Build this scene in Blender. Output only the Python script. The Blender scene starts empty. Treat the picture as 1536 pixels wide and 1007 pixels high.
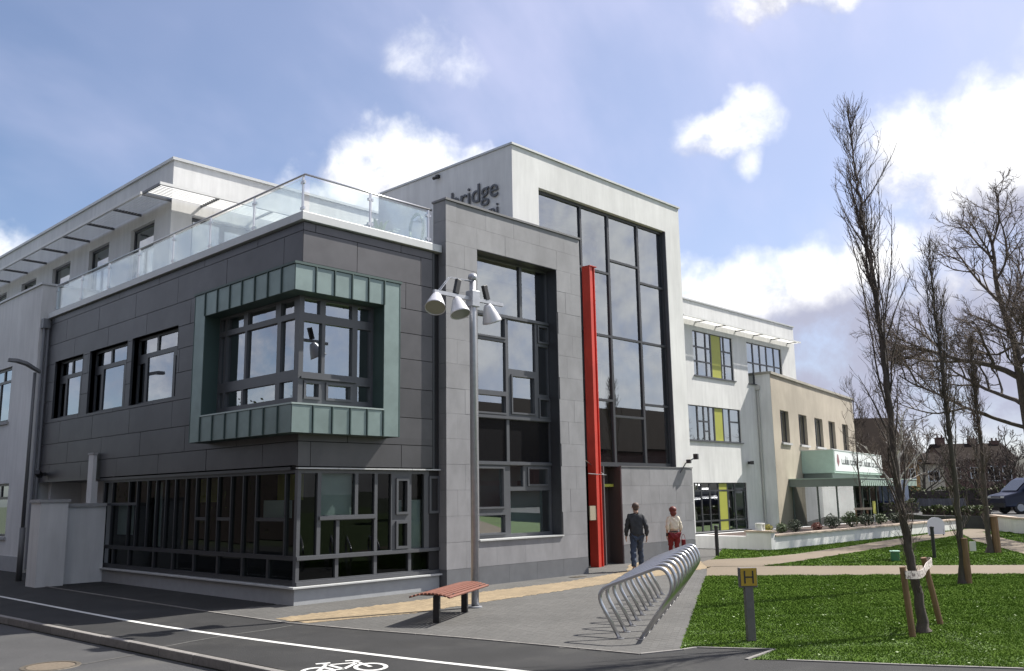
import bpy, math, random
import numpy as np
from mathutils import Vector, Matrix

SC = bpy.context.scene
COL = SC.collection
R_ = math.radians

# ------------------------------------------------------------------ camera
CAM_LOC = (-10.0400, -15.4948, 2.03)
cam_d = bpy.data.cameras.new('camera')
cam_d.sensor_width = 36.0
cam_d.lens = 31.509
cam_d.clip_start = 0.1
cam_d.clip_end = 5000
cam_o = bpy.data.objects.new('camera', cam_d)
COL.objects.link(cam_o)
_yaw, _pit, _rol = R_(46.41677), R_(10.15546), R_(-0.91345)
_f = Vector((math.sin(_yaw)*math.cos(_pit), math.cos(_yaw)*math.cos(_pit), math.sin(_pit)))
_r = Vector((math.cos(_yaw), -math.sin(_yaw), 0))
_u = _r.cross(_f)
_c, _s = math.cos(_rol), math.sin(_rol)
_rr, _uu = _c*_r + _s*_u, -_s*_r + _c*_u
cam_o.matrix_world = Matrix(((_rr.x, _uu.x, -_f.x, CAM_LOC[0]), (_rr.y, _uu.y, -_f.y, CAM_LOC[1]),
                             (_rr.z, _uu.z, -_f.z, CAM_LOC[2]), (0, 0, 0, 1)))
SC.camera = cam_o

# ------------------------------------------------------------------ sun, sky, exposure
SUN_EL, SUN_AZ = R_(47), R_(109)          # azimuth from +Y towards +X
to_sun = Vector((math.sin(SUN_AZ)*math.cos(SUN_EL), math.cos(SUN_AZ)*math.cos(SUN_EL), math.sin(SUN_EL)))
sun_d = bpy.data.lights.new('sun', 'SUN')
sun_d.energy = 5.0
sun_d.angle = R_(0.53)
sun_d.color = (1.0, 0.955, 0.88)
sun_o = bpy.data.objects.new('sun', sun_d)
COL.objects.link(sun_o)
sun_o.location = (30, -10, 40)
sun_o.rotation_euler = to_sun.to_track_quat('Z', 'Y').to_euler()

SC.view_settings.view_transform = 'Standard'
SC.view_settings.look = 'None'
SC.view_settings.gamma = 1
SC.view_settings.use_curve_mapping = False
SC.view_settings.exposure = 0.85

W = bpy.data.worlds.new('World')
SC.world = W
W.use_nodes = True
WT = W.node_tree
WT.nodes.clear()


class NG:
    """small helper for node graphs made of math nodes"""
    def __init__(s, tree):
        s.t = tree

    def n(s, kind, **kw):
        x = s.t.nodes.new(kind)
        for k, v in kw.items():
            setattr(x, k, v)
        return x

    def link(s, a, b):
        s.t.links.new(a, b)

    def put(s, sock, v):
        if isinstance(v, bpy.types.NodeSocket):
            s.link(v, sock)
        else:
            sock.default_value = v

    def m(s, op, a, b=None, c=None, clamp=False):
        x = s.n('ShaderNodeMath', operation=op, use_clamp=clamp)
        s.put(x.inputs[0], a)
        if b is not None:
            s.put(x.inputs[1], b)
        if c is not None:
            s.put(x.inputs[2], c)
        return x.outputs[0]

    def noise(s, vec, scale, detail=4, rough=0.5, dist=0.0):
        x = s.n('ShaderNodeTexNoise')
        if vec is not None:
            s.link(vec, x.inputs['Vector'])
        x.inputs['Scale'].default_value = scale
        x.inputs['Detail'].default_value = detail
        x.inputs['Roughness'].default_value = rough
        x.inputs['Distortion'].default_value = dist
        return x.outputs['Fac']

    def ramp(s, v, a, b, lo=0.0, hi=1.0):
        x = s.n('ShaderNodeMapRange', interpolation_type='SMOOTHSTEP')
        s.put(x.inputs[0], v)
        for k, q in zip((1, 2, 3, 4), (a, b, lo, hi)):
            x.inputs[k].default_value = q
        return x.outputs[0]

    def mix(s, f, a, b):
        x = s.n('ShaderNodeMix', data_type='RGBA')
        s.put(x.inputs[0], f)
        s.put(x.inputs[6], a)
        s.put(x.inputs[7], b)
        return x.outputs[2]


g = NG(WT)
geo = g.n('ShaderNodeTexCoord')
DIR = geo.outputs['Generated']

CLOUDS = [  # azimuth, elevation, half width, half height, strength
    (77.5, 17.6, 8.4, 6.6, 1.15), (71.6, 19.4, 4.0, 4.2, 0.95), (82.0, 21.0, 7.0, 6.0, 1.0), (71.5, 13.8, 5.0, 3.6, 0.85),
    (39.2, 19.3, 6.4, 5.0, 1.2), (34.2, 17.6, 4.2, 3.2, 1.05), (43.6, 20.8, 2.8, 2.6, 1.0),
    (61.2, 22.3, 4.4, 2.3, 0.80), (63.2, 23.3, 2.4, 2.2, 0.80), (62.3, 20.3, 1.6, 2.0, 0.50),
    (40.8, 27.4, 3.4, 2.8, 0.52), (43.2, 26.8, 2.6, 1.7, 0.48),
    (66.5, 29.9, 7.5, 2.4, 1.15),
    (60.0, 11.8, 6.0, 3.8, 1.0), (65.5, 10.6, 5.4, 5.0, 1.0), (69.0, 12.6, 3.4, 3.2, 1.0), (77.0, 9.0, 11.0, 7.4, 1.2), (70.0, 8.5, 8.0, 5.5, 1.1),
    (62.0, 4.5, 22.0, 5.0, 1.0),
    (126.0, 15.0, 34.0, 14.0, 0.85), (-24.0, 13.0, 36.0, 11.0, 0.85),      # the banks mirrored in the panes
    (14.0, 14.0, 4.0, 2.2, 0.85), (10.0, 11.0, 8.0, 4.0, 0.9),
]
vd = g.n('ShaderNodeVectorMath', operation='DOT_PRODUCT')
g.link(DIR, vd.inputs[0])
vd.inputs[1].default_value = (_f.x, _f.y, _f.z)
outside = g.ramp(vd.outputs['Value'], 0.80, 0.62)


def cloud_field(vec):
    """cloud thickness in a direction: the banks listed above, broken cumulus beyond the picture, ragged by fine noise"""
    sp = g.n('ShaderNodeSeparateXYZ')
    g.link(vec, sp.inputs[0])
    A = g.m('MULTIPLY', g.m('ARCTAN2', sp.outputs[0], sp.outputs[1]), 57.29578)
    E = g.m('MULTIPLY', g.m('ARCSINE', sp.outputs[2]), 57.29578)
    A = g.m('ADD', A, g.m('MULTIPLY', g.m('SUBTRACT', g.noise(vec, 6.0, 4, 0.55), 0.5), 7.0))
    E = g.m('ADD', E, g.m('MULTIPLY', g.m('SUBTRACT', g.noise(vec, 17.0, 4, 0.55), 0.5), 4.5))
    o = None
    for (a0, e0, ra, re, amp) in CLOUDS:
        p = g.m('DIVIDE', g.m('SUBTRACT', A, a0), ra)
        q = g.m('DIVIDE', g.m('SUBTRACT', E, e0), re)
        d = g.m('ADD', g.m('MULTIPLY', p, p), g.m('MULTIPLY', q, q))
        bl = g.m('MULTIPLY', g.m('SUBTRACT', 1.0, d, clamp=True), amp)
        o = bl if o is None else g.m('MAXIMUM', o, bl)
    lw_ = g.noise(vec, 2.3, 4, 0.55)
    o = g.m('MAXIMUM', o, g.m('MULTIPLY', g.ramp(lw_, 0.42, 0.66), outside))
    fn = g.m('ADD', g.m('MULTIPLY', g.noise(vec, 8.0, 8, 0.62, 0.4), 0.55), g.m('MULTIPLY', g.noise(vec, 24.0, 8, 0.64, 0.3), 0.45))
    fn = g.m('MULTIPLY', g.m('SUBTRACT', fn, 0.5), g.m('ADD', 0.75, g.m('MULTIPLY', o, 2.1)))
    return g.m('ADD', o, fn), lw_


sep = g.n('ShaderNodeSeparateXYZ')
g.link(DIR, sep.inputs[0])
az = g.m('MULTIPLY', g.m('ARCTAN2', sep.outputs[0], sep.outputs[1]), 57.29578)
el = g.m('MULTIPLY', g.m('ARCSINE', sep.outputs[2]), 57.29578)
fld, low = cloud_field(DIR)
off = g.n('ShaderNodeVectorMath', operation='ADD')
g.link(DIR, off.inputs[0])
off.inputs[1].default_value = tuple(to_sun*0.050)
nv = g.n('ShaderNodeVectorMath', operation='NORMALIZE')
g.link(off.outputs[0], nv.inputs[0])
fld2, _ = cloud_field(nv.outputs[0])
alpha = g.ramp(fld, 0.12, 1.02)
# thin streaks of high cloud
mp = g.n('ShaderNodeMapping')
mp.inputs['Rotation'].default_value = (0.2, 0.5, 0.4)
mp.inputs['Scale'].default_value = (1.0, 4.5, 3.0)
g.link(DIR, mp.inputs['Vector'])
cir = g.noise(mp.outputs[0], 1.6, 5, 0.5)
thin = g.m('MULTIPLY', g.ramp(cir, 0.42, 0.80), 0.34)
thin = g.m('ADD', thin, g.m('MULTIPLY', g.ramp(low, 0.35, 0.75), 0.12))
ds = g.n('ShaderNodeVectorMath', operation='DOT_PRODUCT')      # the veil brightens towards the sun
g.link(DIR, ds.inputs[0])
ds.inputs[1].default_value = tuple(to_sun)
thin = g.m('ADD', thin, g.m('MULTIPLY', g.ramp(ds.outputs['Value'], 0.05, 0.95), 0.40), clamp=True)
# sunlit towards the sun, grey on the far side and in the thick of the bank
lit = g.m('ADD', g.m('MULTIPLY', g.m('SUBTRACT', fld, fld2), 0.62), 0.60)
lit = g.m('SUBTRACT', lit, g.m('MULTIPLY', g.ramp(fld, 0.75, 1.9), 0.42))
for (a0, e0, ra, re, amp) in ((64.5, 7.0, 13.0, 4.8, 0.75), (76.0, 8.0, 14.0, 6.0, 0.75), (79.0, 14.0, 7.0, 3.2, 0.6), (-90.0, 30.0, 60.0, 34.0, 0.8), (-24.0, 12.0, 36.0, 10.0, 0.3)):  # the westward grey patch, out of view, is added to dim the left facade
    p = g.m('DIVIDE', g.m('SUBTRACT', az, a0), ra)
    q = g.m('DIVIDE', g.m('SUBTRACT', el, e0), re)
    d = g.m('SUBTRACT', 1.0, g.m('ADD', g.m('MULTIPLY', p, p), g.m('MULTIPLY', q, q)), clamp=True)
    lit = g.m('SUBTRACT', lit, g.m('MULTIPLY', d, amp))
lit = g.ramp(lit, 0.05, 0.85)
ccol = g.mix(lit, (0.285, 0.295, 0.375, 1), (0.74, 0.74, 0.74, 1))
sky = g.n('ShaderNodeTexSky')
sky.sky_type = 'NISHITA'
sky.sun_disc = False
sky.sun_elevation = SUN_EL
sky.sun_rotation = SUN_AZ
sky.altitude = 0
sky.air_density = 1.0
sky.dust_density = 1.0
sky.ozone_density = 4.5
sk = g.n('ShaderNodeVectorMath', operation='SCALE')
g.link(sky.outputs[0], sk.inputs[0])
sk.inputs['Scale'].default_value = 0.080
SKYK = sk
base = g.mix(thin, sk.outputs[0], (0.47, 0.47, 0.62, 1))
tot = g.mix(alpha, base, ccol)
bg = g.n('ShaderNodeBackground')
g.link(tot, bg.inputs[0])
bg.inputs[1].default_value = 1.0
out = g.n('ShaderNodeOutputWorld')
g.link(bg.outputs[0], out.inputs[0])

SC.cycles.max_bounces = 8
SC.cycles.transparent_max_bounces = 16
SC.cycles.sample_clamp_indirect = 6.0

# ------------------------------------------------------------------ helpers
rnd = random.Random(7)
ROOT = {}


def tag(o, label=None, cat=None, group=None, kind=None):
    if label: o['label'] = label
    if cat: o['category'] = cat
    if group: o['group'] = group
    if kind: o['kind'] = kind
    return o


def thing(name, label, cat, loc=(0, 0, 0), rotz=0.0, group=None):
    o = bpy.data.objects.new(name, None)
    o.empty_display_size = 0.3
    COL.objects.link(o)
    o.location = loc
    o.rotation_euler = (0, 0, rotz)
    tag(o, label, cat, group)
    ROOT[o.name] = Vector(loc)
    return o


def root_of(p):
    while p is not None and p.parent is not None:
        p = p.parent
    return p


class MB:
    def __init__(s):
        s.v, s.f, s.mi = [], [], []

    def add(s, vs, fs, mi=0):
        b = len(s.v)
        s.v += [tuple(x) for x in vs]
        s.f += [tuple(b+i for i in q) for q in fs]
        s.mi += [mi]*len(fs)
        return s

    def box(s, x0, x1, y0, y1, z0, z1, mi=0):
        vs = [(x0, y0, z0), (x1, y0, z0), (x1, y1, z0), (x0, y1, z0), (x0, y0, z1), (x1, y0, z1), (x1, y1, z1), (x0, y1, z1)]
        return s.add(vs, [(0, 3, 2, 1), (4, 5, 6, 7), (0, 1, 5, 4), (1, 2, 6, 5), (2, 3, 7, 6), (3, 0, 4, 7)], mi)

    def abox(s, ax, c, u0, u1, d0, d1, z0, z1, mi=0):
        """box on a facade: ax 'y' (plane y=c facing -y, u=x) or 'x' (plane x=c facing -x, u=y); d = depth into the building"""
        if ax == 'y':
            return s.box(u0, u1, c+d0, c+d1, z0, z1, mi)
        return s.box(c+d0, c+d1, u0, u1, z0, z1, mi)

    def obox(s, c, hx, hy, hz, rotz=0, mi=0, tilt=None):
        M3 = Matrix.Rotation(rotz, 3, 'Z')
        if tilt is not None:
            M3 = M3 @ tilt
        vs = [Vector(c) + M3 @ Vector((a*hx, b*hy, d*hz)) for d in (-1, 1) for a, b in ((-1, -1), (1, -1), (1, 1), (-1, 1))]
        return s.add(vs, [(0, 3, 2, 1), (4, 5, 6, 7), (0, 1, 5, 4), (1, 2, 6, 5), (2, 3, 7, 6), (3, 0, 4, 7)], mi)

    def prism(s, pts, z0, z1, mi=0):
        n = len(pts)
        area = sum(pts[i][0]*pts[(i+1) % n][1]-pts[(i+1) % n][0]*pts[i][1] for i in range(n))
        if area < 0:
            pts = pts[::-1]
        vs = [(p[0], p[1], z0) for p in pts]+[(p[0], p[1], z1) for p in pts]
        fs = [tuple(range(n-1, -1, -1)), tuple(range(n, 2*n))]+[(i, (i+1) % n, n+(i+1) % n, n+i) for i in range(n)]
        return s.add(vs, fs, mi)

    def tube(s, pts, rad, n=8, cap=True, mi=0):
        pts = [Vector(p) for p in pts]
        if not hasattr(rad, '__len__'):
            rad = [rad]*len(pts)
        vs, fs = [], []
        t0 = (pts[1]-pts[0]).normalized()
        up = Vector((0, 0, 1)) if abs(t0.z) < 0.9 else Vector((1, 0, 0))
        a = t0.cross(up).normalized()
        for i, p in enumerate(pts):
            t = (pts[min(i+1, len(pts)-1)]-pts[max(i-1, 0)])
            t = t.normalized() if t.length > 1e-9 else t0
            a = (a-t*a.dot(t))
            a = a.normalized() if a.length > 1e-6 else t.orthogonal().normalized()
            b = t.cross(a)
            for k in range(n):
                w = 2*math.pi*k/n
                vs.append(p+(a*math.cos(w)+b*math.sin(w))*rad[i])
        for i in range(len(pts)-1):
            for k in range(n):
                k2 = (k+1) % n
                fs.append((i*n+k, i*n+k2, (i+1)*n+k2, (i+1)*n+k))
        if cap:
            fs.append(tuple(range(n-1, -1, -1)))
            fs.append(tuple((len(pts)-1)*n+k for k in range(n)))
        return s.add(vs, fs, mi)

    def lathe(s, prof, o=(0, 0, 0), axis=(0, 0, 1), n=20, mi=0):
        ax = Vector(axis).normalized()
        a = ax.orthogonal().normalized()
        b = ax.cross(a)
        o = Vector(o)
        vs = [o+ax*h+(a*math.cos(2*math.pi*k/n)+b*math.sin(2*math.pi*k/n))*r for r, h in prof for k in range(n)]
        fs = [(i*n+k, i*n+(k+1) % n, (i+1)*n+(k+1) % n, (i+1)*n+k) for i in range(len(prof)-1) for k in range(n)]
        return s.add(vs, fs, mi)

    def build(s, name, mat, parent=None, smooth=False, bevel=0.0, world=True, kind=None, hide_ok=False):
        me = bpy.data.meshes.new(name)
        vs = s.v
        if parent is not None and world:
            r = root_of(parent)
            L = ROOT.get(r.name, Vector((0, 0, 0)))
            vs = [(x[0]-L.x, x[1]-L.y, x[2]-L.z) for x in vs]
        me.from_pydata(vs, [], s.f)
        mats = mat if isinstance(mat, (list, tuple)) else [mat]
        for m_ in mats:
            me.materials.append(m_)
        if len(mats) > 1:
            me.polygons.foreach_set('material_index', s.mi)
        if smooth:
            me.polygons.foreach_set('use_smooth', [True]*len(me.polygons))
        me.update()
        o = bpy.data.objects.new(name, me)
        COL.objects.link(o)
        if parent is not None:
            o.parent = parent
        if bevel:
            b = o.modifiers.new('bevel', 'BEVEL')
            b.width = bevel
            b.segments = 2
            b.limit_method = 'ANGLE'
        if kind:
            o['kind'] = kind
        return o


def np_mesh(name, V, F, mats, parent=None, smooth=False, mi=None):
    """mesh from numpy arrays (triangles)"""
    me = bpy.data.meshes.new(name)
    me.vertices.add(len(V))
    me.vertices.foreach_set('co', np.ascontiguousarray(V, dtype=np.float32).ravel())
    n, k = F.shape
    me.loops.add(n*k)
    me.loops.foreach_set('vertex_index', np.ascontiguousarray(F, dtype=np.int32).ravel())
    me.polygons.add(n)
    me.polygons.foreach_set('loop_start', np.arange(0, n*k, k, dtype=np.int32))
    me.polygons.foreach_set('loop_total', np.full(n, k, dtype=np.int32))
    for m_ in (mats if isinstance(mats, (list, tuple)) else [mats]):
        me.materials.append(m_)
    if mi is not None:
        me.polygons.foreach_set('material_index', mi.astype(np.int32))
    me.polygons.foreach_set('use_smooth', np.full(n, bool(smooth)))
    me.update()
    me.validate()
    o = bpy.data.objects.new(name, me)
    COL.objects.link(o)
    if parent is not None:
        o.parent = parent
    return o


def subtract(rect, holes):
    """rectangles left of rect (u0,u1,z0,z1) after removing holes"""
    out_ = [rect]
    for h in holes:
        nxt = []
        for (a, b, c, d) in out_:
            x0, x1, z0, z1 = max(a, h[0]), min(b, h[1]), max(c, h[2]), min(d, h[3])
            if x0 >= x1-1e-6 or z0 >= z1-1e-6:
                nxt.append((a, b, c, d))
                continue
            if z0 > c+1e-6: nxt.append((a, b, c, z0))
            if z1 < d-1e-6: nxt.append((a, b, z1, d))
            if x0 > a+1e-6: nxt.append((a, x0, z0, z1))
            if x1 < b-1e-6: nxt.append((x1, b, z0, z1))
        out_ = nxt
    return out_


def wall(mb, ax, c, u0, u1, z0, z1, holes, d0, d1, mi=0):
    """wall slab with openings, one watertight-looking grid"""
    us = sorted({u0, u1, *[x for h in holes for x in h[:2] if u0 < x < u1]})
    zs = sorted({z0, z1, *[x for h in holes for x in h[2:4] if z0 < x < z1]})

    def solid(i, j):
        if i < 0 or j < 0 or i >= len(us)-1 or j >= len(zs)-1:
            return False
        uu, zz = (us[i]+us[i+1])/2, (zs[j]+zs[j+1])/2
        return not any(h[0] < uu < h[1] and h[2] < zz < h[3] for h in holes)

    def P(u, d, z):
        return (u, c+d, z) if ax == 'y' else (c+d, u, z)

    def quad(a, b, cc, d):
        q = [a, b, cc, d]
        if ax == 'x':
            q = q[::-1]
        mb.add(q, [(0, 1, 2, 3)], mi)
    for i in range(len(us)-1):
        for j in range(len(zs)-1):
            if not solid(i, j):
                continue
            a, b, e, h = us[i], us[i+1], zs[j], zs[j+1]
            quad(P(a, d0, e), P(b, d0, e), P(b, d0, h), P(a, d0, h))
            quad(P(b, d1, e), P(a, d1, e), P(a, d1, h), P(b, d1, h))
            if not solid(i-1, j): quad(P(a, d1, e), P(a, d0, e), P(a, d0, h), P(a, d1, h))
            if not solid(i+1, j): quad(P(b, d0, e), P(b, d1, e), P(b, d1, h), P(b, d0, h))
            if not solid(i, j-1): quad(P(a, d1, e), P(b, d1, e), P(b, d0, e), P(a, d0, e))
            if not solid(i, j+1): quad(P(a, d0, h), P(b, d0, h), P(b, d1, h), P(a, d1, h))


# ------------------------------------------------------------------ materials
MATS = {}


def mat(name, col, rough=0.6, metal=0.0, var=0.0, scale=4.0, bump=0.0, bscale=40.0, spec=0.5, rand=0.0, var2=0.0, scale2=0.6, stretch=None,
        detail=6, stain=None):
    """principled material; var = fine tonal variation, var2 = broad variation, rand = per object tone, stain = colour of broad patches"""
    if name in MATS:
        return MATS[name]
    m_ = bpy.data.materials.new(name)
    m_.use_nodes = True
    q = NG(m_.node_tree)
    bs = m_.node_tree.nodes['Principled BSDF']
    bs.inputs['Roughness'].default_value = rough
    bs.inputs['Metallic'].default_value = metal
    bs.inputs['Specular IOR Level'].default_value = spec
    cc = (*col, 1)
    tc = q.n('ShaderNodeNewGeometry').outputs['Position']
    if stretch:
        mpp = q.n('ShaderNodeMapping')
        mpp.inputs['Scale'].default_value = stretch
        q.link(tc, mpp.inputs['Vector'])
        tv = mpp.outputs[0]
    else:
        tv = tc
    val = None
    if var:
        nn = q.noise(tv, scale, detail, 0.6)
        val = q.ramp(nn, 0.25, 0.75, 1-var, 1+var)
    if var2:
        nn = q.noise(tc, scale2, 4, 0.55)
        w_ = q.ramp(nn, 0.3, 0.7, 1-var2, 1+var2)
        val = w_ if val is None else q.m('MULTIPLY', val, w_)
    if rand:
        oi = q.n('ShaderNodeObjectInfo')
        w_ = q.m('ADD', q.m('MULTIPLY', oi.outputs['Random'], 2*rand), 1-rand)
        val = w_ if val is None else q.m('MULTIPLY', val, w_)
    colsock = cc
    if stain:
        nn = q.noise(tc, stain[1], 5, 0.6)
        colsock = q.mix(q.m('MULTIPLY', q.ramp(nn, stain[2], stain[3]), stain[4]), cc, (*stain[0], 1))
    if val is not None:
        sc_ = q.n('ShaderNodeVectorMath', operation='SCALE')
        q.put(sc_.inputs[0], colsock if isinstance(colsock, bpy.types.NodeSocket) else colsock[:3])
        q.link(val, sc_.inputs['Scale'])
        q.link(sc_.outputs[0], bs.inputs['Base Color'])
    elif isinstance(colsock, bpy.types.NodeSocket):
        q.link(colsock, bs.inputs['Base Color'])
    else:
        bs.inputs['Base Color'].default_value = cc
    if bump:
        bn = q.n('ShaderNodeBump')
        bn.inputs['Strength'].default_value = bump
        bn.inputs['Distance'].default_value = 0.02
        q.link(q.noise(tc, bscale, 5, 0.6), bn.inputs['Height'])
        q.link(bn.outputs[0], bs.inputs['Normal'])
    MATS[name] = m_
    return m_


def glass_mat(name, tint, base, gain, rough=0.0):
    """window glass: see-through, with a mirror layer that grows towards grazing angles"""
    m_ = bpy.data.materials.new(name)
    m_.use_nodes = True
    t = m_.node_tree
    t.nodes.clear()
    q = NG(t)
    fr = q.n('ShaderNodeFresnel')
    fr.inputs['IOR'].default_value = 1.5
    # keep the mirror layer one-sided in strength: same on both faces
    fac = q.m('ADD', q.m('MULTIPLY', fr.outputs[0], gain), base, clamp=True)
    tr = q.n('ShaderNodeBsdfTransparent')
    tr.inputs[0].default_value = (*tint, 1)
    gl = q.n('ShaderNodeBsdfGlossy')
    gl.inputs[0].default_value = (0.93, 0.97, 1.0, 1)
    gl.inputs['Roughness'].default_value = rough
    mx = q.n('ShaderNodeMixShader')
    q.link(fac, mx.inputs[0])
    q.link(tr.outputs[0], mx.inputs[1])
    q.link(gl.outputs[0], mx.inputs[2])
    o_ = q.n('ShaderNodeOutputMaterial')
    q.link(mx.outputs[0], o_.inputs[0])
    MATS[name] = m_
    return m_


GLASS = glass_mat('window_glass', (0.52, 0.56, 0.55), 0.30, 1.1)
GLASS_LOW = glass_mat('shop_glass', (0.42, 0.46, 0.45), 0.0, 0.50)
GLASS_RAIL = glass_mat('balustrade_glass', (0.94, 0.972, 0.962), 0.03, 0.6)
CLAD = mat('anthracite_cladding', (0.102, 0.100, 0.105), 0.47, 0.85, var=0.06, scale=3, rand=0.06, var2=0.08, scale2=0.8, spec=0.5)
CLADB = mat('cladding_backing', (0.018, 0.018, 0.02), 0.8)
FRAME = mat('anthracite_frame', (0.042, 0.044, 0.050), 0.40, 0.0, var=0.05, scale=5)
FRAMEL = mat('grey_frame', (0.082, 0.086, 0.095), 0.38, 0.0, var=0.05, scale=5)
STONE = mat('grey_stone', (0.225, 0.225, 0.236), 0.62, var=0.13, scale=2.2, rand=0.06, bump=0.15, bscale=60, var2=0.07, scale2=0.5, stretch=(1, 1, 0.6))
STONED = mat('dark_stone', (0.125, 0.13, 0.14), 0.55, var=0.10, scale=3, rand=0.08)
JOINT = mat('stone_joint', (0.10, 0.10, 0.105), 0.9)
WHITE = mat('white_render', (0.645, 0.645, 0.635), 0.85, var=0.075, scale=4.5, var2=0.07, scale2=0.5, bump=0.1, bscale=90, stretch=(1, 1, 0.13), detail=8)
WHITED = mat('greyish_render', (0.55, 0.56, 0.58), 0.85, var=0.05, scale=4, var2=0.08, scale2=0.5, bump=0.08, bscale=90, stretch=(1, 1, 0.3))  # greyer, slightly bluer render tone for the recessed wall
COPE = mat('aluminium_coping', (0.50, 0.51, 0.51), 0.45, 0.2, var=0.05, scale=4)
COPED = mat('dark_coping', (0.14, 0.14, 0.145), 0.5, var=0.05)
ZINC = mat('green_zinc', (0.195, 0.250, 0.240), 0.46, 0.55, var=0.09, scale=3, rand=0.07, var2=0.06, scale2=1.2)
ZINCD = mat('green_zinc_seam', (0.05, 0.085, 0.08), 0.5, 0.1)
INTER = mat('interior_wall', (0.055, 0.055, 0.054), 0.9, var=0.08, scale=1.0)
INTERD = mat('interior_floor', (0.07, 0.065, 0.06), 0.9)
BLIND = mat('pale_blind', (0.62, 0.72, 0.70), 0.8, var=0.05, scale=2)
YELLOW = mat('lime_panel', (0.36, 0.37, 0.06), 0.5, var=0.04)
RED = mat('red_paint', (0.52, 0.048, 0.030), 0.5, var=0.07, scale=3, var2=0.10, scale2=1.2, stretch=(1, 1, .15))
STEEL = mat('brushed_steel', (0.55, 0.55, 0.56), 0.28, 0.9, var=0.05, scale=8)
GALV = mat('galvanised_steel', (0.40, 0.41, 0.44), 0.42, 0.55, var=0.10, scale=9)
BLACK = mat('black_metal', (0.02, 0.02, 0.022), 0.45)
CONC = mat('pale_concrete', (0.36, 0.36, 0.36), 0.85, var=0.09, scale=6, var2=0.06, bump=0.1)
PLINTH = mat('plinth_render', (0.34, 0.35, 0.36), 0.85, var=0.06, scale=5)
BROWNM = mat('shade_and_stem_brown', (0.06, 0.045, 0.042), 0.6)  # plant stems, and the shade put into the entrance wall's side

# ------------------------------------------------------------------ ground, road, paving, lawns
ASPH = mat('footpath_asphalt', (0.0145, 0.0145, 0.015), 0.88, var=0.22, scale=55, var2=0.30, scale2=1.1, bump=0.4, bscale=120,
           stain=((0.026, 0.0255, 0.0245), 0.9, 0.50, 0.66, 0.9))
ROADM = mat('road_asphalt', (0.050, 0.050, 0.052), 0.9, var=0.18, scale=45, var2=0.14, scale2=0.7, bump=0.3, bscale=140,
            stain=((0.068, 0.067, 0.064), 0.8, 0.52, 0.75, 0.8))
KERB = mat('kerb_concrete', (0.19, 0.18, 0.17), 0.85, var=0.14, scale=14, rand=0.16, bump=0.15)
PAVE = mat('grey_paver', (0.082, 0.080, 0.076), 0.85, var=0.10, scale=25, rand=0.06, var2=0.12, scale2=0.7, bump=0.15)
GROUT = mat('paver_joint', (0.066, 0.064, 0.060), 0.95, var=0.15, scale=20)
BUFF = mat('buff_paver', (0.245, 0.188, 0.115), 0.85, var=0.10, scale=25, rand=0.12, var2=0.12, scale2=1.0, bump=0.15)
PATHM = mat('buff_path_surface', (0.152, 0.120, 0.083), 0.9, var=0.07, scale=30, var2=0.07, scale2=0.6, bump=0.1)
SOIL = mat('lawn_soil', (0.070, 0.118, 0.022), 0.95, var=0.25, scale=9, var2=0.25, scale2=0.7)
FARG = mat('far_ground', (0.06, 0.075, 0.04), 0.95, var=0.2, scale=0.5)
LINE = mat('road_paint', (0.60, 0.60, 0.58), 0.7, var=0.12, scale=18, stain=((0.30, 0.30, 0.30), 9.0, 0.50, 0.72, 0.75))


def structure(name, mb, m_, parent=None, **kw):
    o = mb.build(name, m_, parent, **kw)
    if parent is None:
        o['kind'] = 'structure'
    return o


mb = MB(); mb.add([(-900, -900, -.16), (900, -900, -.16), (900, 900, -.16), (-900, 900, -.16)], [(0, 1, 2, 3)])
structure('ground', mb, FARG)
# carriageway on the left, a little lower than the footpath


def kx(y):                       # kerb line
    return -4.0-0.038*(y+2.0)


mb = MB()
mb.add([(-11.5, -80, -.125), (kx(-80), -80, -.125), (kx(60), 60, -.125), (-11.5, 60, -.125)], [(0, 1, 2, 3)])
structure('road', mb, ROADM)
# raised body under footpath, plaza and lawns
mb = MB()
mb.prism([(kx(-80)+.13, -80), (70, -80), (70, 60), (kx(60)+.13, 60)], -.158, -.012)
structure('lawn_bed', mb, SOIL)

EDGE = [(-1.47, .58), (-1.41, -1.98), (-1.08, -3.8), (-.68, -5.58), (-.21, -8.32), (.40, -8.56)]          # footpath / paving boundary
PATCH = [(.67, -8.61), (1.16, -9.49), (.29, -9.56)]
LAWN0 = [(.55, -9.96), (1.09, -11.12), (1.70, -12.28), (3.4, -16), (6, -22), (14, -40), (30, -75)]
mb = MB()
pts = [(kx(-80)+.13, -80), (30, -80)]+LAWN0[::-1]+PATCH[::-1]+EDGE[::-1]+[(-1.47, 14.2), (-.2, 14.2), (-.2, 40), (kx(40)+.13, 40)]
mb.add([(x, y, 0) for x, y in pts], [tuple(range(len(pts)))])
FOOT = structure('footpath', mb, ASPH)
mb = MB()
mb.add([(-1.47, .58, .001), (0.3, .58, .001), (0.3, 14.2, .001), (-1.47, 14.2, .001)], [(0, 1, 2, 3)])
structure('building_margin', mb, ASPH)

# kerb stones
kerb = thing('kerb', None, None, (kx(-2), -2, -.12))
kerb['kind'] = 'structure'
ks = MB(); ks.box(-.065, .045, -.455, .455, 0, .125)
k0 = None
for i in range(36):
    y = -11.5+i*.92
    if k0 is None:
        k0 = ks.build('kerb_stone', KERB, kerb, bevel=.012, world=False)
        o = k0
    else:
        o = k0.copy(); COL.objects.link(o); o.parent = kerb
    o.location = (kx(y)+.065-kx(-2), y+2, rnd.uniform(-.003, .003))
    o.rotation_euler = (0, 0, .038+rnd.uniform(-.003, .003))
# thin concrete edging along the footpath and round the tarmac apron
edg = thing('edging', None, None, (0, 0, 0)); edg['kind'] = 'structure'


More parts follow.
